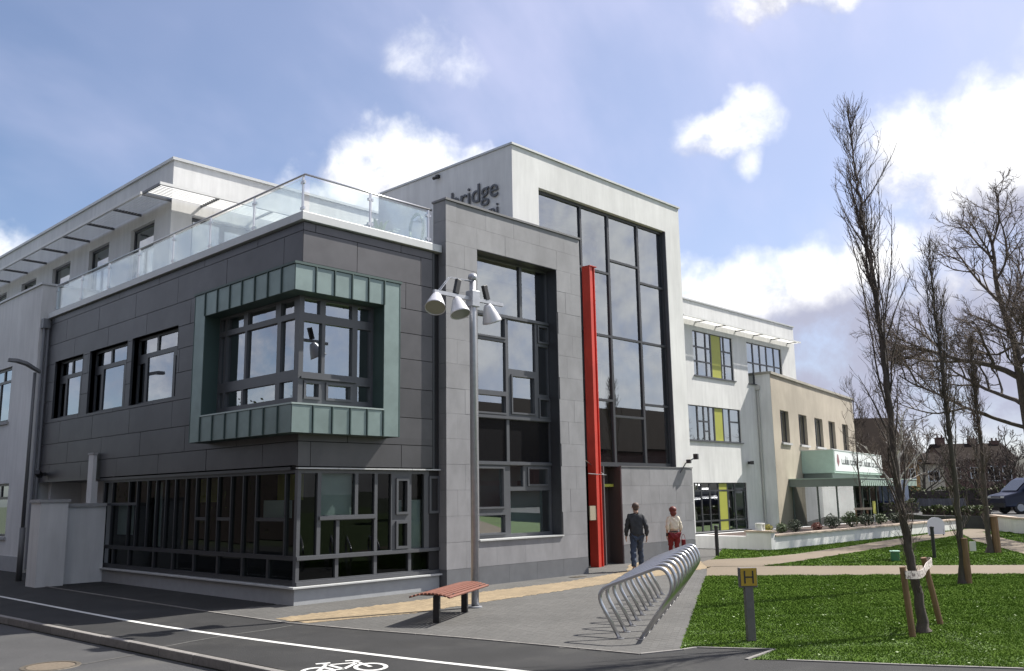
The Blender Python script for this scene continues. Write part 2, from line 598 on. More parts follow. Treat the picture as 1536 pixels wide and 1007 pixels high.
def edging(pts_, w=.05):
    for (a, b) in zip(pts_[:-1], pts_[1:]):
        a, b = Vector((*a, 0)), Vector((*b, 0))
        L = (b-a).length
        n = max(1, int(round(L/.92)))
        for k in range(n):
            c = a+(b-a)*((k+.5)/n)
            m2 = MB(); m2.obox((c.x, c.y, -.02), L/n/2-.004, w/2, .034, math.atan2(b.y-a.y, b.x-a.x))
            m2.build('edging_stone', KERB, edg)


edging([(.40, -8.56), (.67, -8.61), (1.16, -9.49), (.29, -9.56)])
edging([(.55, -9.96), (1.09, -11.12), (1.70, -12.28), (3.4, -16)], .05)
edging([(-1.47, 9.0), (-1.47, .58), (-1.41, -1.98), (-1.08, -3.8), (-.68, -5.58), (-.21, -8.32), (.40, -8.56)], .045)

# paving bodies
LAWNEDGE = [(.40, -8.56), (9.75, -3.16), (11.2, -2.36)]
plaza = [(.40, -8.52), (9.75, -3.16), (12.06, -2.1), (15.28, -.11), (20.0, 2.4), (23.09, 4.13), (28.6, 5.9), (36.5, 8.7), (36.5, 9.5), (15.9, 9.5), (15.9, 1.5), (0, 1.5), (0, .5),
         (-1.44, .58), (-1.38, -1.98), (-1.05, -3.8), (-.65, -5.58), (-.18, -8.32)]
mb = MB(); mb.add([(x, y, .003) for x, y in plaza], [tuple(range(len(plaza)))])
PAV = structure('paving', mb, GROUT)
buff = [(-1.27, -1.35), (.3, -1.32), (3.88, -1.2), (6.83, -1.2), (9.79, -.69), (11.5, .2), (12.2, 1.2), (12.9, .6), (13.4, 0.2), (15.12, .15), (15.85, -1.07), (18.22, -1.3), (27.68, -.57), (34.16, -.18), (35.2, -.8),
        (35.15, -1.6), (29.83, -1.5), (22.92, -2.43), (15.54, -2.76), (12.45, -2.15), (14.88, -5.03), (17.18, -8.32), (22, -14.5), (34, -30), (32.5, -31), (19.5, -15.7), (14.27, -9.06), (10.19, -3.83), (9.75, -3.16), (8.42, -2.11),
        (5.42, -2.46), (2.67, -2.55), (.63, -2.72), (-1.2, -2.3)]
nst = 4
strip = [(-1.24, -1.35), (.3, -1.32), (3.88, -1.2), (6.83, -1.2), (9.79, -.69), (11.6, .55), (12.6, .95), (13.2, 0.5), (14.0, -.2), (13.2, -1.4), (11.8, -1.9), (9.9, -2.1), (8.42, -2.11), (5.42, -2.40), (2.67, -2.55), (.63, -2.72), (-1.2, -2.3)]
mb = MB(); mb.add([(x, y, .007) for x, y in strip], [tuple(range(len(strip)))])
BUF = structure('buff_paving_strip', mb, mat('buff_joint', (0.228, 0.175, 0.107), 0.95, var=0.15, scale=20))
pA = [(9.75, -3.16), (12.3, -1.6), (13.6, -3.2), (14.88, -5.03), (17.18, -8.32), (22, -14.5), (34, -30), (30.5, -31), (19.3, -16), (14.27, -9.06), (10.9, -4.7)]
mb = MB(); mb.add([(x, y, .007) for x, y in pA], [tuple(range(len(pA)))])
structure('gravel_path', mb, PATHM)
pB = [(12.35, -1.55), (13.6, -.6), (14.6, -.25), (16.0, -1.0), (18.22, -1.30), (22.5, -1.05), (27.68, -.57), (34.16, -.18), (40, .1), (40, -1.4), (35.4, -1.5), (30.6, -1.75), (22.92, -2.35), (15.54, -2.76), (13.25, -2.75)]
mb = MB(); mb.add([(x, y, .011) for x, y in pB], [tuple(range(len(pB)))])
structure('gravel_path', mb, PATHM)
pC = [(34.2, -1.2), (36.2, -1.4), (27.9, -5.5), (24, -8.5), (34, -22), (32, -23), (20.5, -7.9), (28.57, -3.7)]
mb = MB(); mb.add([(34.2, -1.45, .015), (28.57, -3.65, .015), (21.5, -7.25, .015), (12, -14, .015), (14.5, -15.3, .015), (25.6, -6.75, .015), (30.3, -4.35, .015), (36.5, -1.6, .015)], [(0, 1, 2, 3, 4, 5, 6, 7)])
structure('gravel_path', mb, PATHM)
mb = MB(); mb.add([(20.3, 5.0, .007), (29.8, 6.45, .007), (29.8, 7.2, .007), (20.3, 6.0, .007)], [(0, 1, 2, 3)])
structure('buff_paving_strip', mb, PATHM)


# small element pavers
def inpoly(px, py, P):
    r = False
    n = len(P)
    for i in range(n):
        (x1, y1), (x2, y2) = P[i], P[(i+1) % n]
        if (y1 > py) != (y2 > py) and px < (x2-x1)*(py-y1)/(y2-y1)+x1:
            r = not r
    return r


def visible(x, y, z=0.0, mar=.03):
    d = Vector((x, y, z))-Vector(CAM_LOC)
    zc = d.dot(_f)
    if zc < 1:
        return None
    a, b = d.dot(_rr)/zc*1344.4/768, d.dot(_uu)/zc*1344.4/503.5
    return (zc, a, b) if abs(a) < 1+mar and abs(b) < 1+mar else None


def pave(parent, poly, ang, lw, ww, z0, z1, m_, limit, avoid=(), maxd=26.0, seed=1, single=300):
    rr = random.Random(seed)
    ca, sa = math.cos(ang), math.sin(ang)
    us = [x*ca+y*sa for x, y in poly]; vs_ = [-x*sa+y*ca for x, y in poly]
    items = []
    v = min(vs_); row = 0
    while v < max(vs_):
        u = min(us)-(lw/2 if row % 2 else 0)
        while u < max(us):
            cu, cv = u+lw/2, v+ww/2
            x, y = cu*ca-cv*sa, cu*sa+cv*ca
            if inpoly(x, y, poly) and not any(inpoly(x, y, q) for q in avoid):
                w_ = visible(x, y)
                if w_ and w_[0] < maxd:
                    items.append((w_[0], x, y))
            u += lw
        v += ww; row += 1
    items.sort()
    j = .0022
    proto = []
    for k in range(3):
        q = MB(); q.box(-lw/2+j, lw/2-j, -ww/2+j, ww/2-j, 0, z1-z0)
        proto.append(q)
    base_me = None
    for (d, x, y) in items[:single]:
        if base_me is None:
            o = proto[0].build('paver', m_, parent, world=False)
            base_me = o.data
        else:
            o = bpy.data.objects.new('paver', base_me); COL.objects.link(o); o.parent = parent
        o.location = (x, y, z0+rr.uniform(-.0004, .0004)); o.rotation_euler = (rr.uniform(-.002, .002), rr.uniform(-.002, .002), ang)
    rest = items[single:]
    if rest:
        q = np.array([(-lw/2+j, -ww/2+j), (lw/2-j, -ww/2+j), (lw/2-j, ww/2-j), (-lw/2+j, ww/2-j)])
        q = q @ np.array([[ca, sa], [-sa, ca]])
        C = np.array([(x, y) for _, x, y in rest])
        n = len(C)
        zz = np.array([z1+rr.uniform(-.0004, .0004) for _ in range(n)])
        V = np.zeros((n, 8, 3))
        V[:, :4, :2] = C[:, None]+q[None]; V[:, 4:, :2] = V[:, :4, :2]
        V[:, :4, 2] = z0; V[:, 4:, 2] = zz[:, None]
        F = np.array([(4, 5, 6, 7), (0, 1, 5, 4), (1, 2, 6, 5), (2, 3, 7, 6), (3, 0, 4, 7)])
        FF = (np.arange(n)*8)[:, None, None]+F[None]
        mi = np.repeat(np.array([rr.randrange(3) for _ in range(n)]), 5)
        tones = [m_]+[tone(m_, k) for k in (0.95, 1.05)]
        o = np_mesh('paver_field', V.reshape(-1, 3), FF.reshape(-1, 4), tones, parent, mi=mi)
        o['kind'] = 'stuff'
    return len(items)


def tone(m_, k):
    """a darker or lighter batch of the same blocks"""
    nm = m_.name+('_light' if k > 1 else '_dark')
    if nm in MATS:
        return MATS[nm]
    c = m_.copy(); c.name = nm
    for nd in c.node_tree.nodes:
        if nd.type == 'VECT_MATH' and nd.operation == 'SCALE' and not nd.inputs[0].is_linked:
            v = nd.inputs[0].default_value
            nd.inputs[0].default_value = (v[0]*k, v[1]*k, v[2]*k)
    MATS[nm] = c
    return c


pave(PAV, plaza, R_(29.8), .2, .1, .001, .0048, PAVE, 300, avoid=[strip, pA, pB], maxd=27, seed=3)
pave(BUF, strip, R_(29.8), .2, .1, .006, .0092, BUFF, 300, avoid=[pA, pB], maxd=34, seed=4)

# painted lines
mb = MB()
ln = [(-3.25, 40), (-3.05, 12), (-2.99, 7.14), (-2.96, .76), (-2.78, -2.2), (-2.49, -4.85), (-2.03, -7.7), (-1.2, -11.5), (-.1, -16)]


def ribbon(mb, pts_, w, z):
    vs, fs = [], []
    for i, p in enumerate(pts_):
        a = Vector(pts_[max(i-1, 0)]); b = Vector(pts_[min(i+1, len(pts_)-1)])
        t = (b-a).normalized(); n = Vector((-t.y, t.x))
        vs += [(p[0]+n.x*w/2, p[1]+n.y*w/2, z), (p[0]-n.x*w/2, p[1]-n.y*w/2, z)]
    for i in range(len(pts_)-1):
        fs.append((2*i, 2*i+1, 2*i+3, 2*i+2))
    mb.add(vs, fs)


def smooth(pts_, n=6):
    out_ = []
    P = [Vector(p) for p in pts_]
    for i in range(len(P)-1):
        p0, p1, p2, p3 = P[max(i-1, 0)], P[i], P[i+1], P[min(i+2, len(P)-1)]
        for k in range(n):
            t = k/n
            out_.append(.5*((2*p1)+(-p0+p2)*t+(2*p0-5*p1+4*p2-p3)*t*t+(-p0+3*p1-3*p2+p3)*t*t*t))
    out_.append(P[-1])
    return out_


ribbon(mb, smooth(ln), .10, .004)
mb.build('painted_line', LINE, FOOT)
# cycle symbol
mb = MB()


def ring(mb, cx_, cy_, r0, r1, ux, uy, z, a0=0, a1=2*math.pi, n=26):
    vs, fs = [], []
    for i in range(n+1):
        a = a0+(a1-a0)*i/n
        for r in (r0, r1):
            p, q_ = math.cos(a)*r, math.sin(a)*r
            vs.append((cx_+ux.x*p+uy.x*q_, cy_+ux.y*p+uy.y*q_, z))
    for i in range(n):
        fs.append((2*i, 2*i+1, 2*i+3, 2*i+2))
    mb.add(vs, fs)


bo = Vector((-3.22, -6.16))
ux = Vector((.62, -.30)).normalized()*.70     # along the wheels
uy = Vector((.45, .90)).normalized()*.92     # up


def bp(a, b):
    v = bo+ux*a+uy*b
    return (v.x, v.y)


w1, w2 = bp(-.50, 0), bp(.42, .02)
ring(mb, *w1, .22, .30, ux, uy, .004)
ring(mb, *w2, .22, .30, ux, uy, .004)
for a, b in (((-.5, 0), (-.28, .40)), ((-.28, .40), (.28, .42)), ((-.5, 0), (-.05, .02)), ((-.05, .02), (.28, .42)), ((-.05, .02), (-.31, .52)), ((.42, .02), (.24, .58))):
    ribbon(mb, [bp(*a), bp(*b)], .055, .0045)
ribbon(mb, [bp(-.44, .54), bp(-.18, .54)], .07, .005)
ribbon(mb, [bp(.10, .60), bp(.27, .58), bp(.33, .50)], .06, .005)
mb.build('cycle_symbol', LINE, FOOT)

# faint pale scar running from the carriageway over the footpath
SCAR = mat('worn_tarmac', (0.075, 0.074, 0.071), 0.9, var=0.3, scale=14, var2=0.2)
mb = MB(); ribbon(mb, smooth([(-5.4, -2.55), (-4.84, -2.44), (-4.06, -2.26)]), .07, -.121); mb.build('worn_line', SCAR, FOOT)
mb = MB(); ribbon(mb, smooth([(-3.9, -2.72), (-3.35, -2.55), (-2.7, -2.44), (-2.0, -2.40), (-1.5, -2.3)]), .06, .0035); mb.build('worn_line', SCAR, FOOT)
# iron covers
IRON = mat('cast_iron', (0.10, 0.085, 0.065), 0.7, 0.3, var=0.2, scale=30)
RUST = mat('rusty_iron', (0.135, 0.108, 0.078), 0.8, 0.0, var=0.25, scale=24)
mh = thing('manhole_cover', 'rusty brown round manhole cover set in the road near the kerb', 'manhole cover', (-5.22, -2.25, -.125))
mb = MB(); mb.lathe([(0, .006), (.30, .006), (.30, .002)], (-5.22, -2.25, -.125), n=28); mb.build('lid', RUST, mh)
mb = MB(); mb.lathe([(.315, .002), (.315, .0085), (.37, .0085), (.38, 0)], (-5.22, -2.25, -.125), n=28); mb.build('rim', IRON, mh)
dr = thing('drain_cover', 'small rectangular drain cover in the paving by the stone tower', 'drain cover', (7.84, -.62, .0085))
mb = MB(); mb.box(7.62, 8.06, -.74, -.50, .0086, .0135); mb.build('frame', IRON, dr)
mb = MB()
for k in range(6):
    mb.box(7.65, 8.03, -.725+k*.036, -.705+k*.036, .0135, .017)
mb.build('grate', IRON, dr)


# ------------------------------------------------------------------ grass blades and daisies
GRASS = [mat('grass_blade_%s' % n, c, 0.9, spec=0.03) for n, c in (('mid', (0.098, 0.166, 0.026)), ('deep', (0.086, 0.150, 0.024)), ('fresh', (0.112, 0.182, 0.032)))]
DAISY = mat('daisy_petal', (0.36, 0.44, 0.24), 0.8)
LW0 = [(.45, -8.50), (9.75, -3.14), (10.9, -4.68), (14.27, -9.06), (19.3, -16), (24, -22), (6, -22), (3.4, -16), (1.74, -12.3), (1.13, -11.12), (.6, -9.98), (.35, -9.60), (1.2, -9.51), (.70, -8.58)]
LW1 = [(13.25, -2.8), (15.54, -2.80), (22.92, -2.40), (30.6, -1.80), (34.0, -1.5), (28.5, -3.7), (21.4, -7.3), (18.0, -9.3), (17.18, -8.32), (14.88, -5.03)]
LW2 = [(14.7, -.25), (16.0, -.95), (18.22, -1.25), (22.5, -1.0), (27.68, -.52), (34.16, -.13), (38.7, .05), (38.7, .28), (19.6, .30), (19.6, 1.4), (24, 4.2), (23.09, 4.1), (15.3, -.05)]
LW3 = [(25.6, -6.8), (30.3, -4.4), (36.5, -1.65), (37.2, -2.6), (33.0, -6.5), (28, -11), (20, -13)]
lawns = []
for nm, P_ in (('lawn', LW0), ('lawn', LW1), ('lawn', LW2), ('lawn', LW3)):
    mb = MB(); mb.add([(x, y, .004) for x, y in P_], [tuple(range(len(P_)))])
    lawns.append(structure(nm, mb, SOIL))


def grass(P_, dens, seed, parent):
    rg = np.random.default_rng(seed)
    A = np.array(P_); lo, hi = A.min(0), A.max(0)
    n = int((hi[0]-lo[0])*(hi[1]-lo[1])*dens)
    pt = lo+rg.random((n, 2))*(hi-lo)
    # thin out with distance
    d = np.hypot(pt[:, 0]-CAM_LOC[0], pt[:, 1]-CAM_LOC[1])
    pt = pt[rg.random(n) < np.clip((15.0/d)**1.3, 0, 1)]
    ins = np.zeros(len(pt), bool)
    x, y = pt.T
    m = len(P_)
    for i in range(m):
        (x1, y1), (x2, y2) = P_[i], P_[(i+1) % m]
        c = ((y1 > y) != (y2 > y)) & (x < (x2-x1)*(y-y1)/(y2-y1+1e-12)+x1)
        ins ^= c
    pt = pt[ins]
    D = np.c_[pt, np.zeros(len(pt))]-np.array(CAM_LOC)
    zc = D @ np.array(_f); a = D @ np.array(_rr)/zc*1344.4/768; b = D @ np.array(_uu)/zc*1344.4/503.5
    pt = pt[(zc > 1) & (np.abs(a) < 1.12) & (b > -1.15)]
    n = len(pt)
    clump = np.sin(pt[:, 0]*5.1+np.sin(pt[:, 1]*3.7)*2)+np.sin(pt[:, 1]*6.3+np.sin(pt[:, 0]*2.9)*2)
    dd = np.hypot(pt[:, 0]-CAM_LOC[0], pt[:, 1]-CAM_LOC[1])
    h = (.015+.014*rg.random(n)+.005*clump)*np.clip(dd/16, .9, 1.4)
    wv = (.007+.006*rg.random(n))*np.clip(dd/15, .8, 2.2)
    th = rg.random(n)*2*np.pi
    lean = rg.normal(0, 1.0, (n, 2))*h[:, None]
    V = np.zeros((n, 3, 3))
    V[:, 0, :2] = pt+np.c_[np.cos(th), np.sin(th)]*wv[:, None]
    V[:, 1, :2] = pt-np.c_[np.cos(th), np.sin(th)]*wv[:, None]
    V[:, 2, :2] = pt+lean
    V[:, 2, 2] = .004+np.maximum(h, .007); V[:, :2, 2] = .002
    patchy = np.sin(pt[:, 0]*.9+1.3*np.sin(pt[:, 1]*.7))+np.sin(pt[:, 1]*1.1+1.7*np.sin(pt[:, 0]*.55))
    pick = clump*.25+patchy*.65+rg.normal(0, .8, n)
    mi = np.where(pick > .9, 2, np.where(pick < -.5, 1, 0))
    F = np.arange(3*n).reshape(-1, 3)
    o = np_mesh('grass', V.reshape(-1, 3), F, GRASS, parent, mi=mi)
    o['kind'] = 'stuff'
    # daisies / pale flecks
    k = int(len(pt)*.0006)
    c = pt[rg.choice(n, k, replace=False)]
    q = []
    fs = []
    for i, (x_, y_) in enumerate(c):
        r = rg.uniform(.010, .022)
        for t in range(5):
            w_ = 2*np.pi*t/5
            q.append((x_+r*np.cos(w_), y_+r*np.sin(w_), .026+rg.uniform(-.004, .006)))
        fs.append(tuple(range(5*i, 5*i+5)))
    m2 = MB(); m2.add(q, fs)
    o2 = m2.build('daisies', DAISY, parent)
    o2['kind'] = 'stuff'


grass(LW0, 3900, 1, lawns[0])
grass(LW1, 1500, 2, lawns[1])
grass(LW2, 1500, 3, lawns[2])
grass(LW3, 1300, 4, lawns[3])

# ------------------------------------------------------------------ building helpers
def panes(frame, ax, c, rects, glass, tilt=.0025, name='pane', th=.012):
    for (a, b, z0, z1) in rects:
        m2 = MB()
        e = [rnd.uniform(-tilt, tilt) for _ in range(3)]
        q = []
        for k in (0, th):
            for (u, z, s1, s2) in ((a, z0, -1, -1), (b, z0, 1, -1), (b, z1, 1, 1), (a, z1, -1, 1)):
                d = c+k+e[0]*s1+e[1]*s2
                q.append((u, d, z) if ax == 'y' else (d, u, z))
        fs = [(0, 1, 2, 3), (7, 6, 5, 4)]
        if ax == 'x':
            fs = [f_[::-1] for f_ in fs]
        m2.add(q, fs[:1])
        m2.build(name, glass, frame)


def window(parent, ax, c, u0, u1, z0, z1, rects, glass=None, fm=None, depth=.07, name='window', pane_d=.03, extra=None):
    """frame in the opening plus one pane in each of rects"""
    m2 = MB()
    wall(m2, ax, c, u0, u1, z0, z1, rects, 0, depth)
    if extra:
        extra(m2)
    o = m2.build(name, fm or FRAME, parent)
    panes(o, ax, c+pane_d, [(a-.005, b+.005, e-.005, h+.005) for a, b, e, h in rects], glass or GLASS)
    return o


def grid_rects(us, zs, w=.06):
    return [(us[i]+w/2, us[i+1]-w/2, zs[j]+w/2, zs[j+1]-w/2) for i in range(len(us)-1) for j in range(len(zs)-1)]


def cladding(parent, ax, c, u0, u1, rows, m_, holes, plen, d0, d1, name='cladding_panel', j=.007, seed=0, offs=None, joints=None):
    rr = random.Random(seed)
    for i in range(len(rows)-1):
        z0, z1 = rows[i], rows[i+1]
        us = [u0]
        if joints and joints.get(i):
            us += [x for x in joints[i] if u0 < x < u1]
        else:
            x = u0+plen*((offs[i % len(offs)]) if offs else (.5 if i % 2 else 1.0))
            while x < u1-.25:
                us.append(x); x += plen
        us.append(u1)
        for k in range(len(us)-1):
            for (a, b, e, h) in subtract((us[k]+j, us[k+1]-j, z0+j, z1-j), [(q[0]-j, q[1]+j, q[2]-j, q[3]+j) for q in holes]):
                if b-a < .03 or h-e < .03:
                    continue
                p = rr.uniform(-.002, .002)
                m2 = MB(); m2.abox(ax, c, a, b, d0+p, d1, e, h); m2.build(name, m_, parent)


# ================================================================== office block on the corner
ob = thing('office_block', 'dark grey clad two storey corner block with the green framed corner window', 'office building', (0, 0, 0))
BAYF = (-.2, 2.20, 3.34, 6.66)             # cladding left out behind the bay, front
BAYL = (-.2, 3.66, 3.34, 6.66)
WL = [(5.40, 8.0, 4.52, 6.31), (8.30, 10.80, 4.52, 6.31), (11.30, 13.45, 4.55, 6.31)]
rowsz = [2.68, 3.18, 3.79, 4.44, 5.11, 5.70, 6.26, 6.87, 7.55, 7.735]
# backing walls
mb = MB()
wall(mb, 'y', .06, .06, 3.80, 2.64, 7.735, [(-.4, 1.86, 3.80, 6.2)], 0, .22)
wall(mb, 'x', .06, .28, 14.1, 2.74, 7.735, [(-.4, 3.26, 3.80, 6.2)]+WL, 0, .22)
mb.box(3.50, 3.80, .0595, .30, 0.0, 2.64)
mb.build('wall', CLADB, ob)
cladding(ob, 'y', .06, .0, 3.56, rowsz, CLAD, [BAYF], 2.4, -.06, -.002, seed=1,
         joints={8: [.30, 2.60], 7: [1.38, 3.2], 6: [.6, 2.75], 5: [1.6], 4: [2.6], 3: [1.5], 2: [2.4], 1: [1.2], 0: [.30, 2.65]})
rl = [2.70]+rowsz[1:]
cladding(ob, 'x', .06, .0, 14.1, rl, CLAD, [BAYL]+WL, 2.4, -.06, -.002, seed=2, offs=[.55, 1.0, .3, .75, .2])
# end return of the cladding beside the stone tower
mb = MB(); mb.box(3.565, 3.62, .002, .06, 2.66, 7.73); mb.build('corner_trim', FRAME, ob)
# dark reveals of the three windows
mb = MB()
for (a, b, e, h) in WL:
    for q in ((a-.012, a, e, h), (b, b+.012, e, h), (a-.012, b+.012, h, h+.012), (a-.012, b+.012, e-.012, e)):
        mb.abox('x', 0, q[0], q[1], -.003, .24, q[2], q[3])
mb.build('reveal_lining', FRAME, ob)
for k, (a, b, e, h) in enumerate(WL):
    mid = a+(b-a)*.555
    rects = [(a+.06, mid-.05, 5.86, h-.07), (mid+.05, b-.06, 5.86, h-.07), (a+.06, a+.42, e+.07, 5.62), (a+.54, b-.62, e+.07, 5.74), (b-.48, b-.07, e+.07, 5.62)]
    if k == 1:
        rects[2] = (a+.06, a+.42, e+.07, 5.28)
        rects.append((a+.08, a+.40, 5.42, 5.66))
    window(ob, 'x', .17, a, b, e, h, rects)
# soffit under the cantilevered end, recessed wall below it
mb = MB(); mb.box(.004, 3.0, 9.58, 14.1, 2.66, 2.74); mb.box(.02, .30, .28, 9.56, 2.612, 2.678); mb.build('soffit', FRAME, ob)
mb = MB(); wall(mb, 'x', 1.2, 9.7, 14.1, 0, 2.66, [(9.95, 11.0, 1.35, 2.5)], 0, .2)
mb.box(.3, 3.0, 13.9, 14.1, 0, 2.66)
mb.build('rear_wall', WHITED, ob)
window(ob, 'x', 1.28, 9.95, 11.0, 1.35, 2.5, [(10.02, 10.93, 1.42, 2.43)])
# coping and roof deck
mb = MB()
mb.box(-.09, 3.78, -.09, .34, 7.75, 7.93)
mb.box(-.09, .34, .34, 14.12, 7.75, 7.93)
mb.build('coping', COPE, ob, bevel=.008)
mb = MB(); mb.box(.30, 7.35, .30, 14.1, 7.50, 7.70); mb.build('roof_deck', mat('roof_paving', (.30, .30, .30), .9, var=.08, scale=6), ob)
# plinth and sill
mb = MB(); mb.box(.0, 3.76, .0, .3, -.02, .305); mb.box(.0, .3, .3, 9.58, -.02, .305); mb.build('plinth', PLINTH, ob)
mb = MB(); mb.box(-.075, 3.79, -.075, .12, .315, .355); mb.box(-.075, .12, .12, 9.62, .315, .355); mb.build('sill', COPE, ob, bevel=.006)
# bright drip trim under the front cladding
for k in range(4):
    mb = MB(); mb.box(.0+k*.98, .97+k*.98 if k < 3 else 3.78, -.035, .05, 2.63, 2.658); mb.build('drip_trim', COPE, ob)
# ground floor curtain wall, front
fr = [(.14, .53, .93, 2.55), (.62, 1.46, 1.70, 2.55), (1.54, 1.97, 1.70, 2.55), (.62, 1.00, .93, 1.60), (1.08, 1.97, .93, 1.60),
      (2.05, 2.42, .93, 2.55), (2.60, 2.85, 1.73, 2.40), (2.60, 2.85, 1.00, 1.48), (2.99, 3.36, .93, 2.55), (3.55, 3.75, 1.73, 2.45), (3.50, 3.80, .93, 1.55),
      (.14, .99, .46, .84), (1.07, 1.97, .46, .84), (2.05, 2.91, .46, .84), (2.99, 3.80, .46, .84)]


def op_frames(ax, c, rects, w=.055, p=.035):
    """raised sashes of opening lights"""
    def f_(mb):
        for (a, b, e, h) in rects:
            wall(mb, ax, c, a-w, b+w, e-w, h+w, [(a, b, e, h)], -p, .0)
    return f_


def sills(ax, c, lines):
    def f_(mb):
        for (a, b, z) in lines:
            mb.abox(ax, c, a, b, -.045, 0, z-.035, z+.035)
    return f_


def both(*fs):
    def f_(mb):
        for q in fs:
            q(mb)
    return f_


window(ob, 'y', .06, .06, 3.80, .36, 2.62, fr, GLASS_LOW, FRAMEL, .1, name='curtain_wall', pane_d=.05,
       extra=both(op_frames('y', .06, [(2.60, 2.85, 1.73, 2.40), (2.60, 2.85, 1.00, 1.48), (3.55, 3.75, 1.73, 2.45)]), sills('y', .06, [(.06, 3.8, .885), (.06, 3.8, .40), (.57, 2.01, 1.65)])))
# ground floor curtain wall, left side
xs = [9.36, 8.84, 7.82, 7.35, 6.74, 6.26, 5.76, 5.27, 4.73, 4.23, 3.73, 3.23, 2.66, 2.15, 1.62, .51, .10]
fl = []
low = [9.36, 8.60, 7.65, 6.26, 5.27, 4.23, 3.15, 2.10, 1.10, .10]
for i in range(len(low)-1):
    fl.append((low[i+1]+.04, low[i]-.04, .46, .84))
for i in range(len(xs)-1):
    b, a = xs[i]-.022, xs[i+1]+.022
    if i in (9, 11, 14):
        fl += [(a, b, .93, 1.60), (a, b, 1.67, 2.55)]
    elif i in (0, 1, 2):
        fl += [(a, b, .93, 1.95), (a, b, 2.02, 2.55)]
    else:
        fl.append((a, b, .93, 2.55))
window(ob, 'x', .06, .162, 9.42, .36, 2.62, fl, GLASS_LOW, mat('shaded_curtain_frame', (0.028, 0.029, 0.033), 0.45), .1, name='curtain_wall', pane_d=.05)  # same framing as the front, this side's shade put into the colour
# interior: floors, far walls, partitions, blinds
mb = MB()
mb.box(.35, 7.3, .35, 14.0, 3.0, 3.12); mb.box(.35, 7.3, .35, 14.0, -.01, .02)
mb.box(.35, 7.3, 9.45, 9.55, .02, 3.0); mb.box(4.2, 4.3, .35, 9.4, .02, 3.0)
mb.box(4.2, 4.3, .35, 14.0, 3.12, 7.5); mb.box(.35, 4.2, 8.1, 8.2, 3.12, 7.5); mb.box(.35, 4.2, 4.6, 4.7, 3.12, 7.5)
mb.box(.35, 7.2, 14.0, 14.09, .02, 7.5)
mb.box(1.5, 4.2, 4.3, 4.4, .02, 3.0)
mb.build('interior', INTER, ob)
mb = MB(); mb.box(.62, 1.00, .185, .195, 1.70, 2.05); mb.box(3.0, 3.35, .18, .19, .92, 1.98); mb.box(2.62, 2.84, .22, .23, 1.70, 1.98); mb.box(3.5, 3.74, .22, .23, 1.70, 1.98)
mb.box(.60, 1.47, .20, .205, 1.70, 2.56)
mb.box(2.60, 2.86, .34, .35, 1.0, 1.48)
mb.box(.24, .25, .54, 1.60, 1.66, 2.02); mb.box(.24, .25, 7.85, 8.8, 1.2, 1.95); mb.box(.24, .25, 6.3, 6.7, .95, 2.5)
mb.build('blind', BLIND, ob)
mb = MB(); mb.box(.5, .52, .55, 1.5, 2.02, 2.55); mb.box(.6, .62, 4.2, 5.2, 2.0, 2.55); mb.build('notice_board', YELLOW, ob)
# projecting green corner window
bay = MB()
o_, i_ = -.45, -.05                          # outer face, glass plane
# four bands as boxes (front), then side
bz0, bz1, t0, t1 = 3.32, 6.69, 3.88, 6.13
bay.box(o_+.012, 2.20, o_+.012, .06, t1+.004, bz1-.02); bay.box(o_+.012, 2.20, o_+.012, .06, bz0, t0-.02)
bay.box(1.78, 2.20, o_+.012, .06, t0-.02, t1+.004)
bay.box(o_+.012, .06, .06, 3.66, t1+.004, bz1-.02); bay.box(o_+.012, .06, .06, 3.66, bz0, t0-.02); bay.box(o_+.012, .06, 3.19, 3.66, t0-.02, t1+.004)
bay_o = bay.build('bay_window', ZINCD, ob)
mb = MB()                                   # top capping and bottom ledge, jamb edges
mb.box(o_-.03, 2.25, o_-.03, .06, bz1-.02, bz1+.03); mb.box(o_-.03, .06, .06, 3.71, bz1-.02, bz1+.03)
mb.box(2.20, 2.225, o_-.01, .06, bz0-.012, bz1-.02); mb.box(o_-.01, .06, 3.66, 3.685, bz0-.012, bz1-.02)
mb.build('capping', ZINCD, bay_o)
mb = MB(); mb.box(o_-.02, 1.78, o_-.02, i_, t0-.02, t0+.012); mb.box(o_-.02, i_, i_, 3.19, t0-.02, t0+.012); mb.build('ledge', mat('zinc_ledge', (.32, .38, .36), .35, .3), bay_o)


def zinc(ax, a, b, z0, z1):
    m2 = MB(); m2.abox(ax, o_, a, b, -.004, .014, z0, z1); m2.build('zinc_panel', ZINC, bay_o)


fx = [o_, .035, .49, .93, 1.36, 1.78]
for k in range(5):
    zinc('y', fx[k]+(.004 if k == 0 else .022), fx[k+1]-.022, t1+.012, bz1-.03); zinc('y', fx[k]+(.004 if k == 0 else .022), fx[k+1]-.022, bz0-.006, t0-.03)
zinc('y', 1.78+.006, 2.198, bz0-.006, bz1-.03)
ly = [o_, .04, .56, 1.07, 1.59, 2.10, 2.64, 3.19]
for k in range(7):
    zinc('x', ly[k]+(.016 if k == 0 else .02), ly[k+1]-.02, t1+.012, bz1-.03); zinc('x', ly[k]+(.016 if k == 0 else .02), ly[k+1]-.02, bz0-.006, t0-.03)
zinc('x', 3.19+.006, 3.658, bz0-.006, bz1-.03)
mb = MB()                                   # standing seams
for x in fx[1:]:
    for z0, z1 in ((t1+.01, bz1-.02), (bz0, t0-.02)):
        mb = MB(); mb.box(x-.012, x+.012, o_-.03, o_+.012, z0, z1); mb.build('standing_seam', ZINCD, bay_o)
for y in ly[1:]:
    for z0, z1 in ((t1+.01, bz1-.02), (bz0, t0-.02)):
        mb = MB(); mb.box(o_-.03, o_+.012, y-.012, y+.012, z0, z1); mb.build('standing_seam', ZINCD, bay_o)
